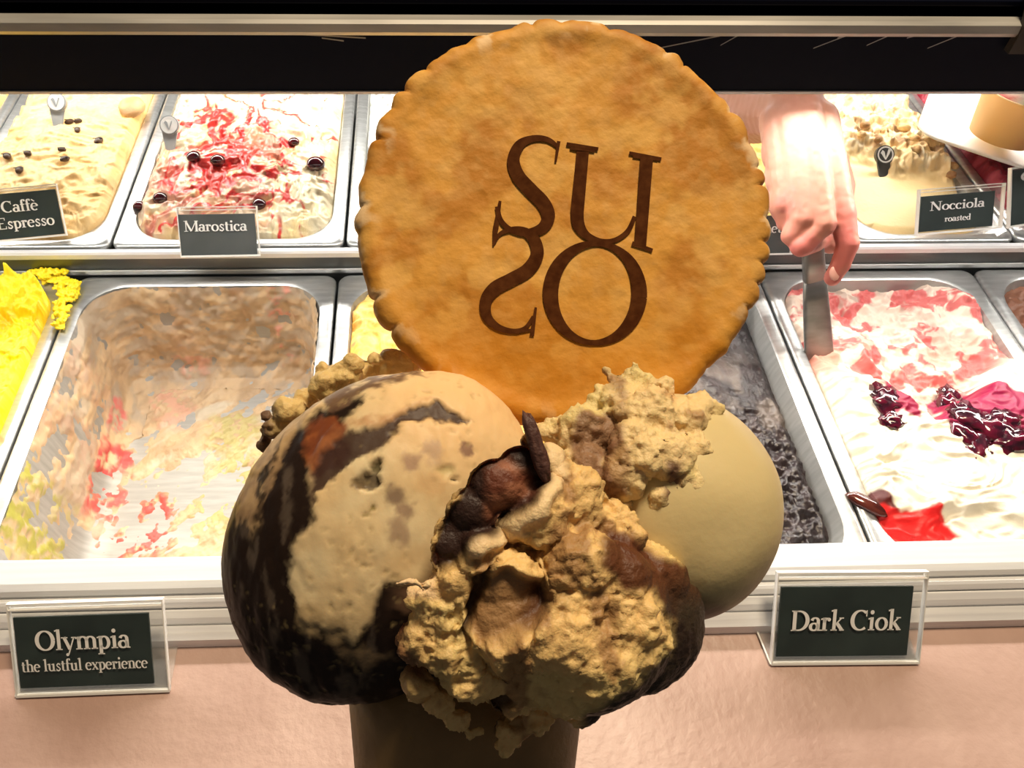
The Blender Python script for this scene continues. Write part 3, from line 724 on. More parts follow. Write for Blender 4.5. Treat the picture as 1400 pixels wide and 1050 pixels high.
# ---- flavour signs in clear acrylic holders
def sign(pl, pr, z, height, tilt_deg, lines, label, card=cardm, margin=(.004, .010, .006, .008), foot=True, emblem=False):
    """pl, pr: photo pixels of the two lower corners of the holder on plane z; margins left, right, bottom, top around the card"""
    A = P(*pl, z); B = P(*pr, z); ex = (B - A); Wd = ex.length; ex = ex.normalized()
    t = math.radians(tilt_deg); back_ = Vector((-ex.y, ex.x, 0)).normalized()
    ey = (Vector((0, 0, 1)) * math.cos(t) + back_ * math.sin(t)).normalized(); nz = ex.cross(ey).normalized()   # nz faces the viewer
    root = empty('flavour_sign', A)
    def Lp(x, y, n=0): return tuple(ex * x + ey * y + nz * n)
    def slab(name, x0, x1, y0, y1, n0, n1, mat):
        v = [Lp(*q) for q in ((x0, y0, n0), (x1, y0, n0), (x1, y1, n0), (x0, y1, n0), (x0, y0, n1), (x1, y0, n1), (x1, y1, n1), (x0, y1, n1))]
        return mesh(name, v, BOXF, mat, root, False)
    ml, mr, mb, mt = margin
    slab('back_plate', 0, Wd, 0.0015, height, -.0022, -.0008, acry)
    slab('front_plate', 0, Wd, 0.0015, height - mt * .35, .0010, .0020, acry_front)
    e = .0007
    for nm, q in (('bottom_edge', (0, Wd, 0, .0016)), ('side_edge', (Wd - e, Wd, .0016, height)), ('side_edge', (0, e, .0016, height)), ('top_edge', (0, Wd, height, height + e)), ('top_fold', (0, Wd, height - mt * .45, height - mt * .45 + e))):
        slab(nm, *q, -.0022, .0021, acry_edge)
    if foot:
        fd = .030                 # slanted foot running back under the plate
        v = [Lp(-.001, 0, .001), Lp(Wd, 0, .001)]; bk = back_ * fd
        q = [tuple(Vector(v[0]) - Vector((0, 0, 0))), v[1], tuple(Vector(v[1]) + bk), tuple(Vector(v[0]) + bk - ex * .004)]
        q2 = [tuple(Vector(a) + Vector((0, 0, .0012))) for a in q]
        mesh('foot', q + q2, BOXF, acry, root, False)
        mesh('foot_edge', [q2[0], q2[3], tuple(Vector(q2[3]) + ex * .0012), tuple(Vector(q2[0]) + ex * .0012)], [(0, 1, 2, 3)], acry_edge, root, False)
    cw, ch = Wd - ml - mr, height - mb - mt
    cd_ = slab('card', ml, ml + cw, mb, mb + ch, -.0007, .0009, card)
    for (txt, yy, hh, ww, dx) in lines:
        text_mesh('lettering', txt, ch * hh, cw * ww if ww else None, whitep, cd_, Lp(ml + cw * (.5 + dx), mb + ch * yy, .0023), ex, ey)
    if emblem:
        K = Ink(); r = ch * .25; K.strip(ea(0, 0, r, r, 0, 360, 30), r * .2); K.strip([(-r * .5, r * .4), (-r * .3, r * .2), (0, -r * .7)], [r * .5, r * .5, .0005]); K.strip([(0, -r * .7), (r * .35, r * .1), (r * .6, r * .7)], [.0005, r * .3, r * .35])
        mesh('leaf_emblem', [Lp(ml + cw * .62 + q[0], mb + ch * .34 + q[1], .0023) for q in K.v], K.f, whitep, cd_, False)
    tag(root, label, 'sign'); return root
S1 = dict(z=-.0195)
sign((24, 952), (233, 944), -.0195, .064, 42, [('Olympia', .54, .40, .70, .0), ('the lustful experience', .245, .24, .94, 0)], 'dark green sign reading Olympia in clear holder on the stone counter', margin=(.003, .010, .006, .009))
sign((1053, 908), (1255, 906), -.0195, .066, 42, [('Dark Ciok', .385, .42, .84, 0)], 'dark green sign reading Dark Ciok in clear holder on the stone counter', margin=(.0035, .009, .006, .010))
sign((248, 352), (356, 350), BZ + .002, .044, 38, [('Marostica', .60, .36, .82, -.02)], 'faded dark sign reading Marostica in front of the red streaked gelato', card=cardg, margin=(.0005, .0025, .0005, .006), foot=False)
sign((-32, 334), (92, 322), BZ + .004, .046, 38, [('Caffè', .58, .36, .42, .06), ('Espresso', .22, .36, .66, .09)], 'dark sign reading Caffè Espresso in front of the pale coffee gelato', card=cardm, margin=(.002, .002, .002, .004), foot=False)
sign((1252, 322), (1368, 312), BZ + .004, .042, 38, [('Nocciola', .58, .36, .74, -.02), ('roasted', .24, .24, .36, .0)], 'grey sign reading Nocciola in clear holder before the nut gelato', card=cardm, margin=(.0025, .010, .003, .006), foot=False)
sign((975, 350), (1082, 348), BZ + .002, .042, 38, [('met', .56, .36, .28, .22)], 'faded sign half hidden behind the round biscuit and the hand', card=cardg, margin=(.0005, .0025, .0005, .006), foot=False)
sign((1378, 312), (1470, 296), BZ + .004, .056, 38, [('Caffè', .78, .24, .62, -.08)], 'dark sign with white leaf emblem before the crimson sorbet', card=cardm, margin=(.002, .003, .002, .002), foot=False, emblem=True)

# ================================================================== SERVER'S HAND AND SPATULA
def hand():
    b = Blob(); H = lambda px, py, dz=0: np.array(D(px, py, .615 + dz))
    wr = H(1082, 150, .012); fa = np.array(D(1012, 148, .70)); fb = np.array((fa[0] - .06, .97, .155))
    b.cap(fb, fa, .038, .034, .3); b.cap(fa, wr, .033, .026, .3)
    kn = [H(1152, 296, -.004), H(1123, 306, -.010), H(1096, 300, -.008), H(1074, 280, .0)]
    mcp_r = [.0105, .0112, .0105, .0095]; base = [H(1118, 165, .004), H(1098, 165, -.002), H(1080, 165, .0), H(1066, 165, .006)]
    for k_, bs, r in zip(kn, base, mcp_r):
        b.cap(bs, k_, .0165, r, .3)
        b.cap(bs + (wr - bs) * .6, bs, .019, .0165, .3)
    for t in (.25, .5, .75): b.ell((base[1] * .5 + base[2] * .5) * (1 - t) + (kn[1] * .5 + kn[2] * .5) * t + np.array(RM @ Vector((0, 0, -.012))), (.026, .026, .017), np.array(RM))
    # index stretched along the spatula
    i1 = H(1159, 334, -.006); i2 = H(1149, 362, .0); i3 = H(1138, 380, .004)
    b.cap(kn[0], i1, .0100, .0090); b.cap(i1, i2, .0088, .0080); b.cap(i2, i3, .0080, .0068)
    # curled fingers round the handle
    for k_, a, c_, e, r in ((kn[1], H(1096, 336, -.006), H(1118, 330, .024), H(1138, 318, .026), .0094), (kn[2], H(1083, 322, -.003), H(1098, 322, .028), H(1120, 306, .030), .0090), (kn[3], H(1075, 304, .006), H(1082, 308, .030), H(1102, 292, .034), .0080)):
        b.cap(k_, a, r * 1.05, r); b.cap(a, c_, r, r * .9); b.cap(c_, e, r * .9, r * .78)
    # thumb on the far side of the handle, closing towards the index finger
    t0 = H(1128, 195, .030); t1 = H(1150, 255, .038); t2 = H(1148, 305, .036); t3 = H(1135, 335, .030)
    b.cap(t0, t1, .014, .0115); b.cap(t1, t2, .0112, .0098); b.cap(t2, t3, .0095, .0078)
    me = b.remesh(.0014, 6); v = get_v(me); n = get_n(me)
    kp = np.array([np.array(k_) for k_ in kn])
    dk = np.min(np.linalg.norm(v[:, None] - kp[None], axis=2), 1)
    v = v + n * (.0012 * np.exp(-(dk / .010) ** 2) + (fbm(v * 260, 3, 5) - .5) * .0008)[:, None]
    for c0, c1 in zip(base, kn):   # faint tendon ridges on the back of the hand
        e = np.array(c1) - np.array(c0); t = np.clip(((v - c0) @ e) / (e @ e), 0, 1); dd = np.linalg.norm(v - c0 - t[:, None] * e, axis=1)
    set_v(me, v)
    tips = np.array([i2, i3, i1, H(1090, 338, 0), H(1078, 325)])
    dt = np.min(np.linalg.norm(v[:, None] - tips[None], axis=2), 1)
    C = mix((.58, .29, .215), (.60, .17, .15), sstep(.055, .005, dt)); C = mix(C, (.56, .20, .16), .6 * sstep(.016, .004, dk))
    C = mix(C, (.52, .26, .18), .5 * sstep(.45, .65, fbm(v * 60, 3, 9)))
    setcol(me, C); o = link('person', me, skin)
    # a nail on the index finger
    nv, nf = ICO2; q = nv * np.array([.0045, .006, .0012]); Rm = np.array(RM)
    nl = mesh('fingernail', q @ Rm.T + np.array(H(1141, 374, -.003)), nf, principled('nail', (.78, .40, .34), .35), o)
    tag(o, "server's bare hand and forearm reaching under the hood, gripping a grey spatula", 'person')
hand()
def spatula():
    top = np.array(D(1108, 286, .620)); tip = np.array(on_gelato(1128, 490, -.02)) - np.array((0, 0, .012)); ax = tip - top; L = np.linalg.norm(ax); ax /= L
    side = np.array(RM @ Vector((1, 0, 0))); side -= ax * (side @ ax); side /= np.linalg.norm(side); nr = np.cross(side, ax)
    def sec(t, w, th):
        n = 20; out = []
        for i in range(n):
            a = 2 * math.pi * i / n; cx, cy = math.cos(a), math.sin(a)
            out.append(tuple(top + ax * (t * L) + side * (w * np.sign(cx) * abs(cx) ** .5) + nr * (th * np.sign(cy) * abs(cy) ** .5)))
        return out
    root = empty('spatula', tuple(tip)); inv = np.array(tip)
    def rel(v): return [tuple(np.array(p) - inv) for p in v]
    v, f = loft([sec(-.02, .004, .003), sec(0, .0075, .005), sec(.3, .0085, .0055), sec(.42, .0090, .0048)]); f.append(tuple(range(19, -1, -1))); mesh('handle', rel(v), f, spat, root)
    v, f = loft([sec(.40, .0088, .0046), sec(.55, .0105, .003), sec(.75, .0120, .0022), sec(.97, .0130, .0018), sec(1.0, .0115, .0012)]); f.append(tuple(range(19, -1, -1))); mesh('blade', rel(v), f, spat, root)
    tag(root, 'grey metal gelato spatula dug into the berry cream', 'spatula')
spatula()

# ================================================================== ICE CREAM IN THE FOREGROUND
AX = np.array(RM)                # columns: camera right, up, towards the viewer
class Local:                      # frame facing the viewer at a depth; turns photo pixels into its metres and back
    def __init__(s, cx, cy, zc): s.o = np.array(D(cx, cy, zc)); s.cx, s.cy, s.s, s.zc = cx, cy, zc / F, zc
    def px(s, x, y): return ((x - s.cx) * s.s, -(y - s.cy) * s.s)
    def at(s, x, y, z): k = (s.zc - z) / F; return ((x - CX) * k - (s.cx - CX) * s.s, -((y - CY) * k - (s.cy - CY) * s.s), z)
    def pix(s, v): k = F / (s.zc - v[:, 2]); return np.stack([CX + (v[:, 0] + (s.cx - CX) * s.s) * k, CY - (v[:, 1] - (s.cy - CY) * s.s) * k], 1)
    def place(s, o): o.matrix_world = Matrix.Translation(Vector(s.o)) @ RM.to_4x4(); return o

# ---- round biscuit with branded letters
WZ = .170
wl = Local(768, 303, WZ)
def wafer():
    root = empty('round_biscuit'); R0 = 281 * wl.s; nth, nr_ = 720, 90
    th = np.linspace(0, 2 * np.pi, nth, endpoint=False)
    ph = 41 * th + 9.0 * (fbm(np.stack([np.cos(th) * 2.5, np.sin(th) * 2.5, 0 * th], 1), 3, 2) - .5) * 2
    sc_ = np.sqrt(np.abs(np.sin(ph / 2)))
    amp = np.clip(.0034 * (fbm(np.stack([np.cos(th) * 7, np.sin(th) * 7, 0 * th + 3], 1), 3, 6) - .34), .00008, .0009)
    Rr = R0 * (1 + .022 * (fbm(np.stack([np.cos(th) * 1.6, np.sin(th) * 1.6, 0 * th + 9], 1), 3, 9) - .5) * 2)
    prof = [(.0, .0026)] + [(t, .0026) for t in np.linspace(.02, .93, nr_)] + [(.955, .0025), (.975, .0021), (.99, .0013), (.998, .0003), (1.0, -.0006), (.996, -.0016), (.98, -.0024), (.95, -.0027)] + [(t, -.0027) for t in np.linspace(.9, .0, 14)]
    V = []; T = []
    for t, z in prof:
        rr = t * Rr + sstep(.90, .985, np.array([t]))[0] * (2 * sc_ - 1) * amp; V.append(np.stack([rr * np.cos(th), rr * np.sin(th), z + 0 * th], 1)); T.append(t + 0 * th)
    V = np.concatenate(V); T = np.concatenate(T)
    q = V * 90; relief = (fbm(q, 3, 12) - .5) * .0010 + (fbm(V * 260, 3, 14) - .5) * .0004
    relief = relief + .0006 * np.exp(-((T - .93) / .05) ** 2)
    V[:, 2] += np.where(V[:, 2] > 0, relief, 0)
    m = len(prof); idx = np.arange(m * nth).reshape(m, nth); nx_ = np.roll(idx, -1, 1)
    f = np.stack([idx[:-1].ravel(), idx[1:].ravel(), nx_[1:].ravel(), nx_[:-1].ravel()], 1)
    blotch = fbm(V * np.array([110, 110, 60]), 3, 22); fine = fbm(V * 420, 4, 24)
    C = mix((.74, .36, .06), (.56, .23, .028), sstep(.42, .62, blotch)); C = mix(C, (.86, .50, .13), .6 * sstep(.5, .68, fbm(V * 160, 3, 26)))
    C = mix(C, (.74, .42, .13), .35 * sstep(.4, .7, fine))
    C = mix(C, (.36, .14, .02), .55 * sstep(.90, 1.0, T) * sstep(.35, .6, fbm(V * 130, 3, 28)))
    C = mix(C, (.92, .70, .42), .7 * sstep(.86, .97, T) * sstep(.62, .70, fbm(V * 240, 3, 30)))
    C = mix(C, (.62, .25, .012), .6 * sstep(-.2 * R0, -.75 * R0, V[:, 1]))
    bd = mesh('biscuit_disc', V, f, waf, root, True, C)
    K = Ink(); z = lambda L: [(460 + x * .5525, y * .5525) for x, y in L]
    def sp(L, wd):
        q = catmull(z(L), 8); n = len(q); w0 = np.interp(np.linspace(0, 1, n), np.linspace(0, 1, len(wd)), wd) * .5525; K.strip(q, w0)
    def seg(a, b, wa, wb=None): K.strip(z([a, b]), [wa * .5525, (wb or wa) * .5525])
    sp([(545, 372), (520, 354), (485, 350), (452, 366), (436, 405), (448, 445), (480, 482), (508, 512), (520, 545), (506, 573), (470, 585), (430, 578), (404, 553), (396, 520)], [8, 14, 18, 27, 32, 34, 35, 34, 30, 22, 14, 12, 12])
    seg((547, 358), (539, 410), 9, 5); seg((403, 506), (392, 575), 7, 14); seg((392, 575), (386, 618), 14, 4)
    seg((566, 365), (644, 377), 9); seg((607, 374), (590, 535), 30, 32); seg((575, 372), (636, 380), 14, 10)
    sp([(590, 530), (593, 565), (612, 592), (645, 606), (680, 604), (712, 582), (730, 545)], [32, 30, 20, 13, 12, 12, 10])
    seg((720, 386), (798, 402), 9); seg((763, 394), (742, 618), 31, 29); seg((730, 391), (790, 402), 14, 9); seg((722, 612), (772, 629), 12, 9)
    sp([(388, 612), (402, 588), (430, 577), (462, 582), (486, 604), (492, 640), (470, 676), (430, 700), (390, 722), (368, 752), (370, 790), (396, 816), (432, 826), (462, 818), (482, 790)], [6, 9, 14, 22, 29, 32, 34, 34, 34, 30, 24, 16, 12, 10, 8])
    seg((488, 768), (478, 838), 6, 11); seg((440, 828), (480, 822), 9, 5)
    t = np.linspace(0, 2 * np.pi, 61); cx, cy = 631, 733; ro = math.radians(6)
    oo = [(cx + 107 * math.cos(a) * math.cos(ro) - 121 * math.sin(a) * math.sin(ro), cy + 107 * math.cos(a) * math.sin(ro) + 121 * math.sin(a) * math.cos(ro)) for a in t]
    K.strip(z(oo), [(13 + 25 * abs(math.cos(a)) ** 1.6) * .5525 for a in t])
    lv = [(*wl.px(*p), .0) for p in K.v]
    lz = np.array([(a, b, .0026) for a, b, _ in lv]); rel = (fbm(lz * 90, 3, 12) - .5) * .0010 + (fbm(lz * 260, 3, 14) - .5) * .0004
    ro_ = mesh('branded_letters', [(a, b, .0026 + r + .00032) for (a, b, _), r in zip(lv, rel)], K.f, wafink, bd, False)
    ro_['label'] = 'dark brown letters branded into the biscuit'
    wl.place(root)
    root.matrix_world = root.matrix_world @ Matrix.Rotation(math.radians(-4), 4, 'X')
    tag(root, 'round golden biscuit with scalloped edge standing in the scoops', 'biscuit')
wafer()

CREAM = (.70, .52, .28); PALE = (.74, .60, .36); CHOC = (.018, .010, .007)
SL = .160
ll = Local(522, 732, SL)
def warp(Q, v, amp, sc_, s):      # ragged edges for the colour patches, amp in photo pixels
    return Q + np.stack([fbm(v * sc_, 4, s) - .5, fbm(v * sc_ + 11, 4, s + 3) - .5], 1) * 2 * amp
# ---- left smooth scoop with chocolate ribbons
def left_scoop():
    k = ll.s; a, b = 242 * k, 196 * k
    V, Fc = ico(1, 7)
    ax1 = np.array((.60, .80, 0)); ax2 = np.array((-.80, .60, 0)); ax3 = np.array((0, 0, 1.0))
    v = V[:, :1] * ax1 * a + V[:, 1:2] * ax2 * b + V[:, 2:] * ax3 * b * .74
    n = V[:, :1] * ax1 / a + V[:, 1:2] * ax2 / b + V[:, 2:] * ax3 / (b * .74); n /= np.linalg.norm(n, axis=1)[:, None]
    v = v + n * ((fbm(v * 45, 2, 3) - .5) * .0030)[:, None]
    Q = ll.pix(v); q = warp(warp(Q, v, 16, 170, 5), v, 9, 600, 15)
    C = mix(CREAM, PALE, sstep(.35, .65, fbm(v * 60, 3, 8)))
    C = mix(C, (.58, .39, .19), .40 * sstep(.45, .7, fbm(v * 220, 4, 10)))
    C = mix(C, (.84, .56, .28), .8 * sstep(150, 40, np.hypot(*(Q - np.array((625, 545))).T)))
    h_ = np.zeros(len(v))
    def region(poly, colr, kk=1.0, fe=5, sink=0.0):
        nonlocal C, h_
        m = sstep(fe, -fe, poly_sd(q, poly)); C = mix(C, colr, kk * m); h_ = h_ + sink * m
    dk = mix(CHOC, (.085, .062, .046), sstep(.52, .66, fbm(v * np.array([420, 130, 200]), 4, 31)))
    region([(432, 566), (470, 545), (498, 545), (470, 575), (432, 610), (424, 660), (428, 700), (404, 735), (396, 800), (408, 838), (440, 860), (485, 885), (505, 850), (520, 800), (560, 795), (640, 820), (680, 990), (420, 1000), (270, 900), (250, 690), (330, 655), (365, 645), (392, 600)], dk, 1, 6, -.0004)
    region([(318, 670), (345, 612), (385, 568), (432, 545), (420, 570), (396, 602), (375, 640), (354, 690), (346, 735), (336, 700), (322, 720)], mix((.46, .31, .16), (.30, .19, .10), sstep(.4, .6, fbm(v * 300, 3, 71))), .9, 4)
    region([(378, 607), (390, 592), (366, 640), (352, 690), (351, 745), (344, 750), (346, 700), (354, 650)], (.025, .016, .011), .95, 3)
    region([(398, 822), (425, 822), (442, 845), (434, 872), (408, 860)], (.46, .33, .17), .85, 6)
    region([(446, 850), (470, 850), (472, 880), (442, 885)], (.38, .27, .14), .8, 6)
    region([(452, 888), (500, 893), (545, 905), (500, 917), (462, 906)], (.26, .18, .10), .6, 6)
    region([(430, 545), (460, 530), (520, 514), (560, 507), (590, 512), (520, 527), (480, 542), (450, 562)], (.11, .055, .035), .9, 4)
    region([(420, 580), (448, 570), (474, 588), (464, 640), (430, 655), (416, 620)], mix((.30, .095, .030), (.20, .055, .02), sstep(.42, .6, fbm(v * 300, 3, 73))), .95, 6)
    region([(452, 605), (500, 588), (540, 566), (600, 553), (642, 568), (612, 578), (560, 580), (530, 604), (492, 622), (462, 648), (442, 675), (425, 695), (428, 650)], (.045, .022, .018), .96, 4, -.0005)
    region([(470, 582), (520, 565), (590, 548), (560, 560), (500, 586)], (.40, .17, .06), .6, 5)
    C = mix(C, (.30, .17, .10), .7 * sstep(.60, .68, fbm(v * np.array([90, 130, 90]), 4, 85)) * sstep(520, 580, Q[:, 0]))
    for (x, y, r, cc, dp) in ((513, 638, 11, (.05, .045, .015), .0016), (500, 658, 15, (.030, .018, .014), .0016), (486, 662, 8, (.12, .08, .04), 0), (540, 676, 16, (.20, .13, .09), 0), (613, 657, 5, (.08, .06, .03), .0012), (604, 640, 11, (.58, .46, .22), .0005), (555, 698, 12, (.28, .18, .12), 0),
                              (632, 612, 9, (.22, .12, .09), 0), (565, 628, 14, (.40, .25, .17), 0), (505, 692, 4, (.25, .19, .06), .0004), (497, 704, 4, (.25, .19, .06), .0004), (548, 725, 18, (.38, .26, .17), 0), (590, 612, 14, (.50, .34, .22), 0), (585, 660, 20, (.66, .44, .22), 0)):
        m = sstep(1.3, .6, np.hypot(*(q - np.array((x, y))).T) / r); C = mix(C, cc, .85 * m); h_ = h_ - dp * m
    pits = sstep(.70, .80, fbm(v * 800, 2, 44)) * sstep(.46, .6, fbm(v * 70, 2, 46)); h_ = h_ - .0002 * pits; C = mix(C, (.42, .31, .14), .4 * pits)
    v = v + n * h_[:, None] + n * ((fbm(v * np.array([420, 180, 220]), 3, 47) - .5) * .0007)[:, None]
    root = empty('gelato_scoop')
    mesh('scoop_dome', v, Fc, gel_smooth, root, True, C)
    bb = Blob()                   # ragged skirt of gelato sticking out behind the dome
    for (x, y, r) in [(372, 584, 20), (366, 572, 13), (392, 565, 26), (420, 545, 26), (405, 548, 14), (445, 525, 26), (440, 508, 16), (470, 515, 28), (500, 505, 26), (530, 500, 26), (558, 497, 22), (480, 497, 16), (515, 491, 14), (364, 590, 13), (430, 535, 16), (395, 585, 24), (360, 606, 14)]:
        z = -.012 + random.uniform(-.003, .003); bb.ell(ll.at(x, y, z), (r * k, r * k * random.uniform(.7, 1), r * k * .8), hi=False)
    me = bb.remesh(.00055, 3); vv = get_v(me); nn = get_n(me)
    vv += nn * ((fbm(vv * 220, 3, 3) - .5) * .0040 + (fbm(vv * 800, 2, 6) - .5) * .0012)[:, None]; set_v(me, vv)
    Cc = mix((.76, .56, .24), (.60, .42, .16), fbm(vv * 200, 3, 5)); Cc = mix(Cc, (.09, .04, .03), .9 * sstep(388, 360, ll.pix(vv)[:, 0] + (fbm(vv * 300, 2, 2) - .5) * 30)); setcol(me, Cc)
    link('ragged_skirt', me, gel_rough, root)
    ll.place(root); tag(root, 'smooth cream gelato scoop marbled with dark chocolate ribbons', 'ice cream')
left_scoop()

def torn(L, lumps, ncrumb, rr, seed, voxel, dm=None, ok=None):
    """torn gelato: a union of lumps with crumbs half sunk into its face, then broken up at several scales"""
    base = Blob()
    for x, y, z, r in lumps:
        k = (L.zc - z) / F; base.ell(L.at(x, y, z), (r * k, r * k * .94, r * k * .8))
    m0 = base.remesh(.0012, 4); v0 = get_v(m0); n0 = get_n(m0); Q0 = L.pix(v0)
    r_ = random.Random(seed); cand = [i for i in range(len(v0)) if n0[i, 2] > -.1 and (ok is None or ok(Q0[i]))]
    for i in (r_.sample(cand, min(ncrumb, len(cand))) if cand else []):
        r = r_.uniform(*rr) * L.s; c = v0[i] - n0[i] * r * .35; base.ell(c, (r * r_.uniform(.7, 1.5), r * r_.uniform(.6, 1.2), r * .8), hi=False)
    me = base.remesh(voxel, 2)
    return me
def tear(v, amt=1.0):
    big = (fbm(v * 120, 2, 61) - .5) * .0046; mid = (ridge(v * 230, 2, 62) - .55) * .0018 * sstep(.40, .60, fbm(v * 90, 2, 66)); fine = (fbm(v * 600, 3, 64) - .5) * .0024 + (fbm(v * 1500, 2, 65) - .5) * .0010
    return amt * (big + mid + fine)
# ---- right smooth pale scoop with a crumbly cap
SR = .163
lr = Local(912, 690, SR)
def right_scoop():
    k = lr.s; root = empty('gelato_scoop')
    V, Fc = ico(1, 6); a, b, c_ = 146 * k, 156 * k, 138 * k
    ro = math.radians(18); R = np.array([[math.cos(ro), -math.sin(ro), 0], [math.sin(ro), math.cos(ro), 0], [0, 0, 1]])
    v = (V * np.array([a, b, c_])) @ R.T; n = V @ R.T
    v = v + n * ((fbm(v * 60, 2, 9) - .5) * .0016)[:, None]
    Q = lr.pix(v)
    C = mix((.70, .57, .30), (.63, .50, .25), fbm(v * 90, 3, 4)); C = mix(C, (.40, .27, .13), .5 * sstep(.56, .68, fbm(v * np.array([160, 420, 160]), 3, 6)) * sstep(740, 800, Q[:, 1]))
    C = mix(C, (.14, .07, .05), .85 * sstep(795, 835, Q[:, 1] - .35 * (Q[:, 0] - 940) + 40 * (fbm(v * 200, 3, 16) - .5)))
    mesh('scoop_dome', v, Fc, gel_smooth, root, True, C)
    lumps = ((800, 592, .012, 40), (850, 555, .010, 40), (888, 570, .014, 42), (930, 575, .012, 36), (955, 562, .009, 24), (872, 612, .019, 42), (915, 622, .018, 36), (938, 652, .018, 22), (850, 650, .019, 32), (930, 690, .018, 20), (906, 680, .018, 20), (945, 672, .017, 16), (760, 588, .010, 24), (952, 612, .016, 20),
             (838, 518, .008, 11), (866, 512, .008, 16), (880, 522, .009, 18), (905, 530, .009, 18), (975, 562, .009, 13), (800, 640, .016, 36), (735, 588, .010, 16), (845, 685, .018, 12), (700, 600, .006, 20), (830, 508, .007, 7), (867, 500, .008, 8))
    me = torn(lr, lumps, 120, (3, 8), 3, .0005)
    vv = get_v(me); nn = get_n(me); vv = vv + nn * tear(vv, .85)[:, None]; set_v(me, vv)
    Cc = mix((.84, .63, .32), (.74, .55, .26), fbm(vv * 140, 3, 5)); Cc = mix(Cc, (.70, .59, .24), .6 * sstep(.48, .62, fbm(vv * 90, 3, 7)))
    Cc = mix(Cc, (.28, .13, .05), .7 * sstep(.58, .67, fbm(vv * np.array([130, 100, 120]), 4, 83)))
    q = warp(lr.pix(vv), vv, 18, 170, 17)
    for poly, cc, kk in (([(800, 560), (845, 560), (850, 600), (830, 640), (850, 680), (820, 690), (795, 640), (780, 600)], (.20, .09, .055), .85), ([(905, 625), (930, 630), (928, 650), (912, 690), (900, 670)], (.12, .05, .035), .9),
                         ([(815, 500), (850, 505), (850, 560), (835, 540)], (.26, .13, .07), .75), ([(895, 535), (930, 530), (920, 545)], (.55, .27, .10), .8)):
        Cc = mix(Cc, cc, kk * sstep(8, -8, poly_sd(q, poly)))
    setcol(me, Cc); link('crumbly_cap', me, gel_rough, root)
    lr.place(root); tag(root, 'smooth pale cream gelato scoop with crumbly torn top', 'ice cream')
right_scoop()

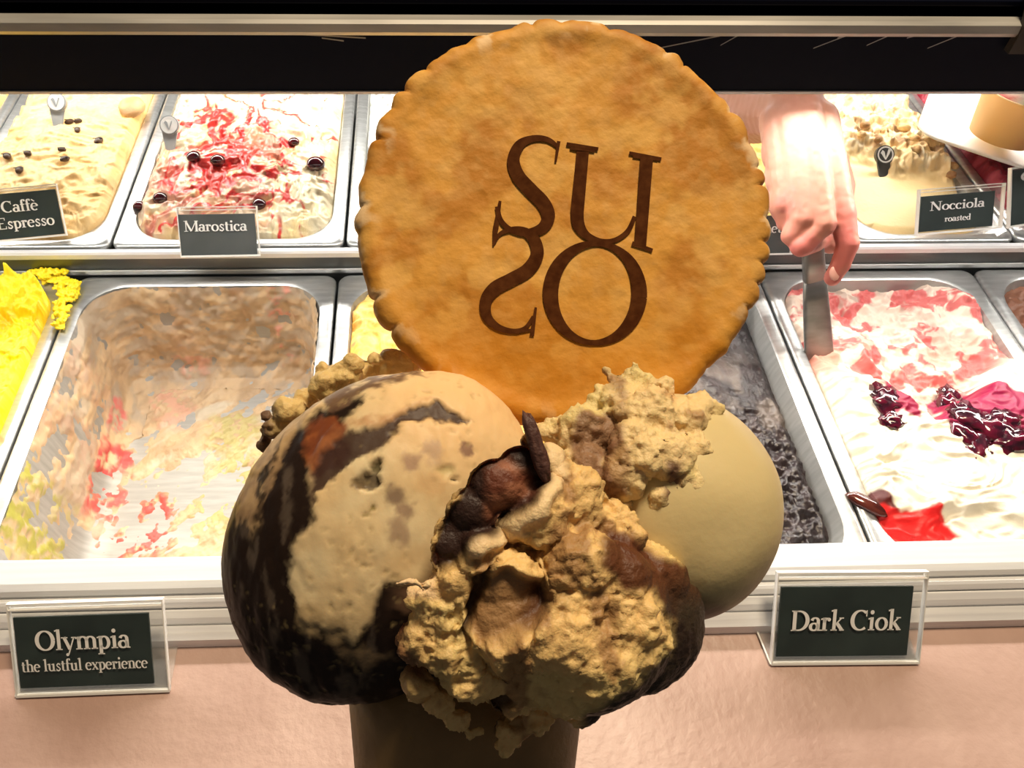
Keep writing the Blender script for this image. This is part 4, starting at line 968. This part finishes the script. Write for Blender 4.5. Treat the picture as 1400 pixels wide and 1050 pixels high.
# ---- front crumbly scoop with chocolate
SCN = .144
lc = Local(750, 815, SCN)
def centre_scoop():
    k = lc.s; root = empty('gelato_scoop')
    lumps = [(760, 820, -.006, 150), (785, 845, .003, 136), (700, 670, .008, 46), (735, 700, .010, 50), (780, 690, .006, 50), (830, 730, .004, 52), (880, 790, .0, 62), (870, 850, .002, 66), (820, 870, .008, 66), (760, 870, .012, 64), (690, 850, .012, 60), (630, 800, .010, 44), (600, 830, .010, 40),
             (580, 870, .008, 36), (615, 890, .010, 40), (645, 925, .008, 38), (700, 940, .008, 40), (760, 930, .006, 46), (735, 985, .002, 28), (700, 1000, .0, 24), (625, 985, .002, 20), (605, 962, .004, 22), (575, 935, .004, 20), (820, 915, .002, 40),
             (742, 640, .006, 28), (765, 660, .006, 32), (725, 605, .004, 14), (566, 797, .015, 13), (580, 803, .015, 14), (546, 799, .015, 9), (650, 750, .012, 36), (905, 850, -.006, 56), (852, 846, -.004, 110), (800, 770, .012, 50), (840, 790, .010, 50), (640, 1005, .001, 10), (655, 998, .001, 9), (692, 1018, -.001, 11), (625, 728, .011, 30), (645, 700, .012, 36), (680, 665, .012, 42), (712, 640, .011, 34), (612, 748, .012, 26), (605, 765, .012, 18), (690, 800, .013, 50), (700, 840, .013, 50), (790, 960, -.004, 36)]
    me = torn(lc, lumps, 150, (4, 9), 8, .0005, ok=lambda p: (p[0] > 770 or p[1] > 860) and p[0] + .6 * (p[1] - 800) < 905)
    v = get_v(me); n = get_n(me); q = warp(lc.pix(v), v, 12, 200, 17)
    def msk(poly, fe=6): return sstep(fe, -fe, poly_sd(q, poly))
    trench = msk([(585, 770), (606, 715), (632, 655), (655, 612), (705, 592), (738, 615), (750, 660), (728, 692), (692, 716), (660, 742), (630, 775), (600, 785)], 8)
    hollow = msk([(660, 800), (690, 785), (735, 795), (752, 830), (735, 850), (700, 875), (655, 890), (640, 860)], 10)
    slit = np.maximum(msk([(640, 850), (650, 800), (678, 772), (668, 800), (655, 840), (640, 885), (628, 870)], 5), msk([(658, 968), (690, 958), (702, 968), (680, 985), (672, 1010), (660, 990)], 5))
    coat = msk([(830, 728), (870, 737), (905, 764), (950, 772), (1000, 800), (1000, 900), (900, 975), (790, 1015), (800, 975), (880, 925), (915, 885), (922, 850), (890, 805), (850, 805), (826, 772)], 9)
    ridge_m = sstep(20, 6, line_d(q, [(655, 752), (690, 730), (735, 700), (760, 655), (752, 610)]))
    smooth_m = np.clip(trench + hollow + ridge_m + .9 * coat, 0, 1)
    disp = tear(v, 1.0) * (1 - .85 * smooth_m) + ridge_m * .0014
    fr = sstep(.0, .5, n[:, 2]); v = v + n * disp[:, None]; v[:, 2] -= fr * (trench * .0030 + hollow * .0036 + slit * .0032) * (1 - .8 * ridge_m); set_v(me, v)
    C = mix((.84, .57, .24), (.70, .46, .18), fbm(v * 120, 3, 5)); C = mix(C, (.72, .57, .23), .6 * sstep(.48, .64, fbm(v * 70, 3, 7)))
    C = mix(C, (.26, .12, .045), .75 * sstep(.575, .66, fbm(v * np.array([150, 90, 120]), 4, 81)))
    C = mix(C, (.50, .33, .13), .55 * sstep(.56, .70, fbm(v * 300, 3, 9)))
    C = mix(C, (.86, .64, .36), ridge_m * .9)
    C = mix(C, (.032, .014, .010), trench)
    C = mix(C, mix((.15, .042, .020), (.32, .125, .068), sstep(.45, .62, fbm(v * np.array([160, 420, 160]), 3, 23))), .95 * msk([(660, 690), (668, 645), (692, 628), (722, 645), (732, 676), (690, 698), (668, 712)], 10))
    C = mix(C, mix((.34, .19, .08), (.08, .026, .010), sstep(690, 745, q[:, 0] + (fbm(v * 200, 2, 3) - .5) * 40)), hollow)
    C = mix(C, (.06, .027, .012), .9 * slit)
    dark = mix((.014, .007, .006), (.10, .027, .009), sstep(880, 780, q[:, 1] + .5 * (q[:, 0] - 880) + (fbm(v * 180, 3, 33) - .5) * 60))
    C = mix(C, dark, coat * .97)
    C = mix(C, (.026, .012, .009), .97 * msk([(505, 800), (540, 815), (562, 825), (550, 870), (530, 860), (500, 850)], 6))
    C = mix(C, (.14, .045, .022), .85 * msk([(515, 850), (552, 850), (552, 880), (600, 935), (560, 930), (525, 895)], 8))
    C = mix(C, (.90, .64, .38), .85 * msk([(530, 778), (585, 775), (600, 815), (570, 818), (535, 814)], 6))
    setcol(me, C); link('crumbly_mass', me, gel_rough, root)
    V, Fc = ICO3; sv = V * np.array([10, 48, 8]) * k; sv = sv * (1 + .8 * (fbm(V * 3.2, 3, 5) - .5))[:, None]; ro = math.radians(17)
    sv = sv @ np.array([[math.cos(ro), -math.sin(ro), 0], [math.sin(ro), math.cos(ro), 0], [0, 0, 1]]).T + np.array(lc.at(734, 612, .0125))
    mesh('chocolate_shard', sv, Fc, gel_rough, root, True, mix((.050, .020, .018), (.13, .06, .045), fbm(V * 6, 3, 9)))
    lc.place(root); tag(root, 'crumbly cream gelato scoop with chocolate chunks at the front', 'ice cream')
centre_scoop()

# ---- biscuit cone below the scoops
def cone():
    root = empty('ice_cream_cone')
    a = np.array(D(637, 885, .178)); b = np.array(D(630, 1330, .166)); ax = b - a; L = np.linalg.norm(ax); ax /= L
    e1 = AX[:, 0] - ax * (AX[:, 0] @ ax); e1 /= np.linalg.norm(e1); e2 = np.cross(ax, e1)
    def rg(t, r, n=72, spiral=.0):
        out = []
        for i in range(n):
            th = 2 * math.pi * i / n; out.append(tuple(a + ax * (t * L) + (e1 * math.cos(th) + e2 * math.sin(th)) * r))
        return out
    r0, r1 = .0280, .0190
    v, f = loft([rg(.98, .002), rg(.99, r1 * .7), rg(1.0, r1), rg(.75, r1 + (r0 - r1) * .25), rg(.5, r1 + (r0 - r1) * .5), rg(.25, r1 + (r0 - r1) * .75), rg(0, r0), rg(0, r0 - .0022), rg(.5, (r0 + r1) / 2 - .0022), rg(.96, r1 - .002)], True)
    o = mesh('cone_wall', v, f, conem, root)
    # overlapping rolled seam
    sv = []; m = 40
    for i in range(m + 1):
        t = i / m; th0 = math.radians(-62 - 55 * t)
        for th, dr in ((th0, .0001), (th0 + .03, .0014), (th0 + .75, .0014), (th0 + .80, -.0004)):
            r = r0 + (r1 - r0) * t + dr; sv.append(tuple(a + ax * (t * L) + (e1 * math.cos(th) + e2 * math.sin(th)) * r))
    sf = [(i * 4 + j, i * 4 + j + 1, i * 4 + j + 5, i * 4 + j + 4) for i in range(m) for j in range(3)]
    mesh('rolled_seam', sv, sf, conem, root)
    for o in root.children: o.matrix_parent_inverse = Matrix.Identity(4)
    tag(root, 'tapered brown biscuit cone holding the gelato scoops', 'cone')
cone()
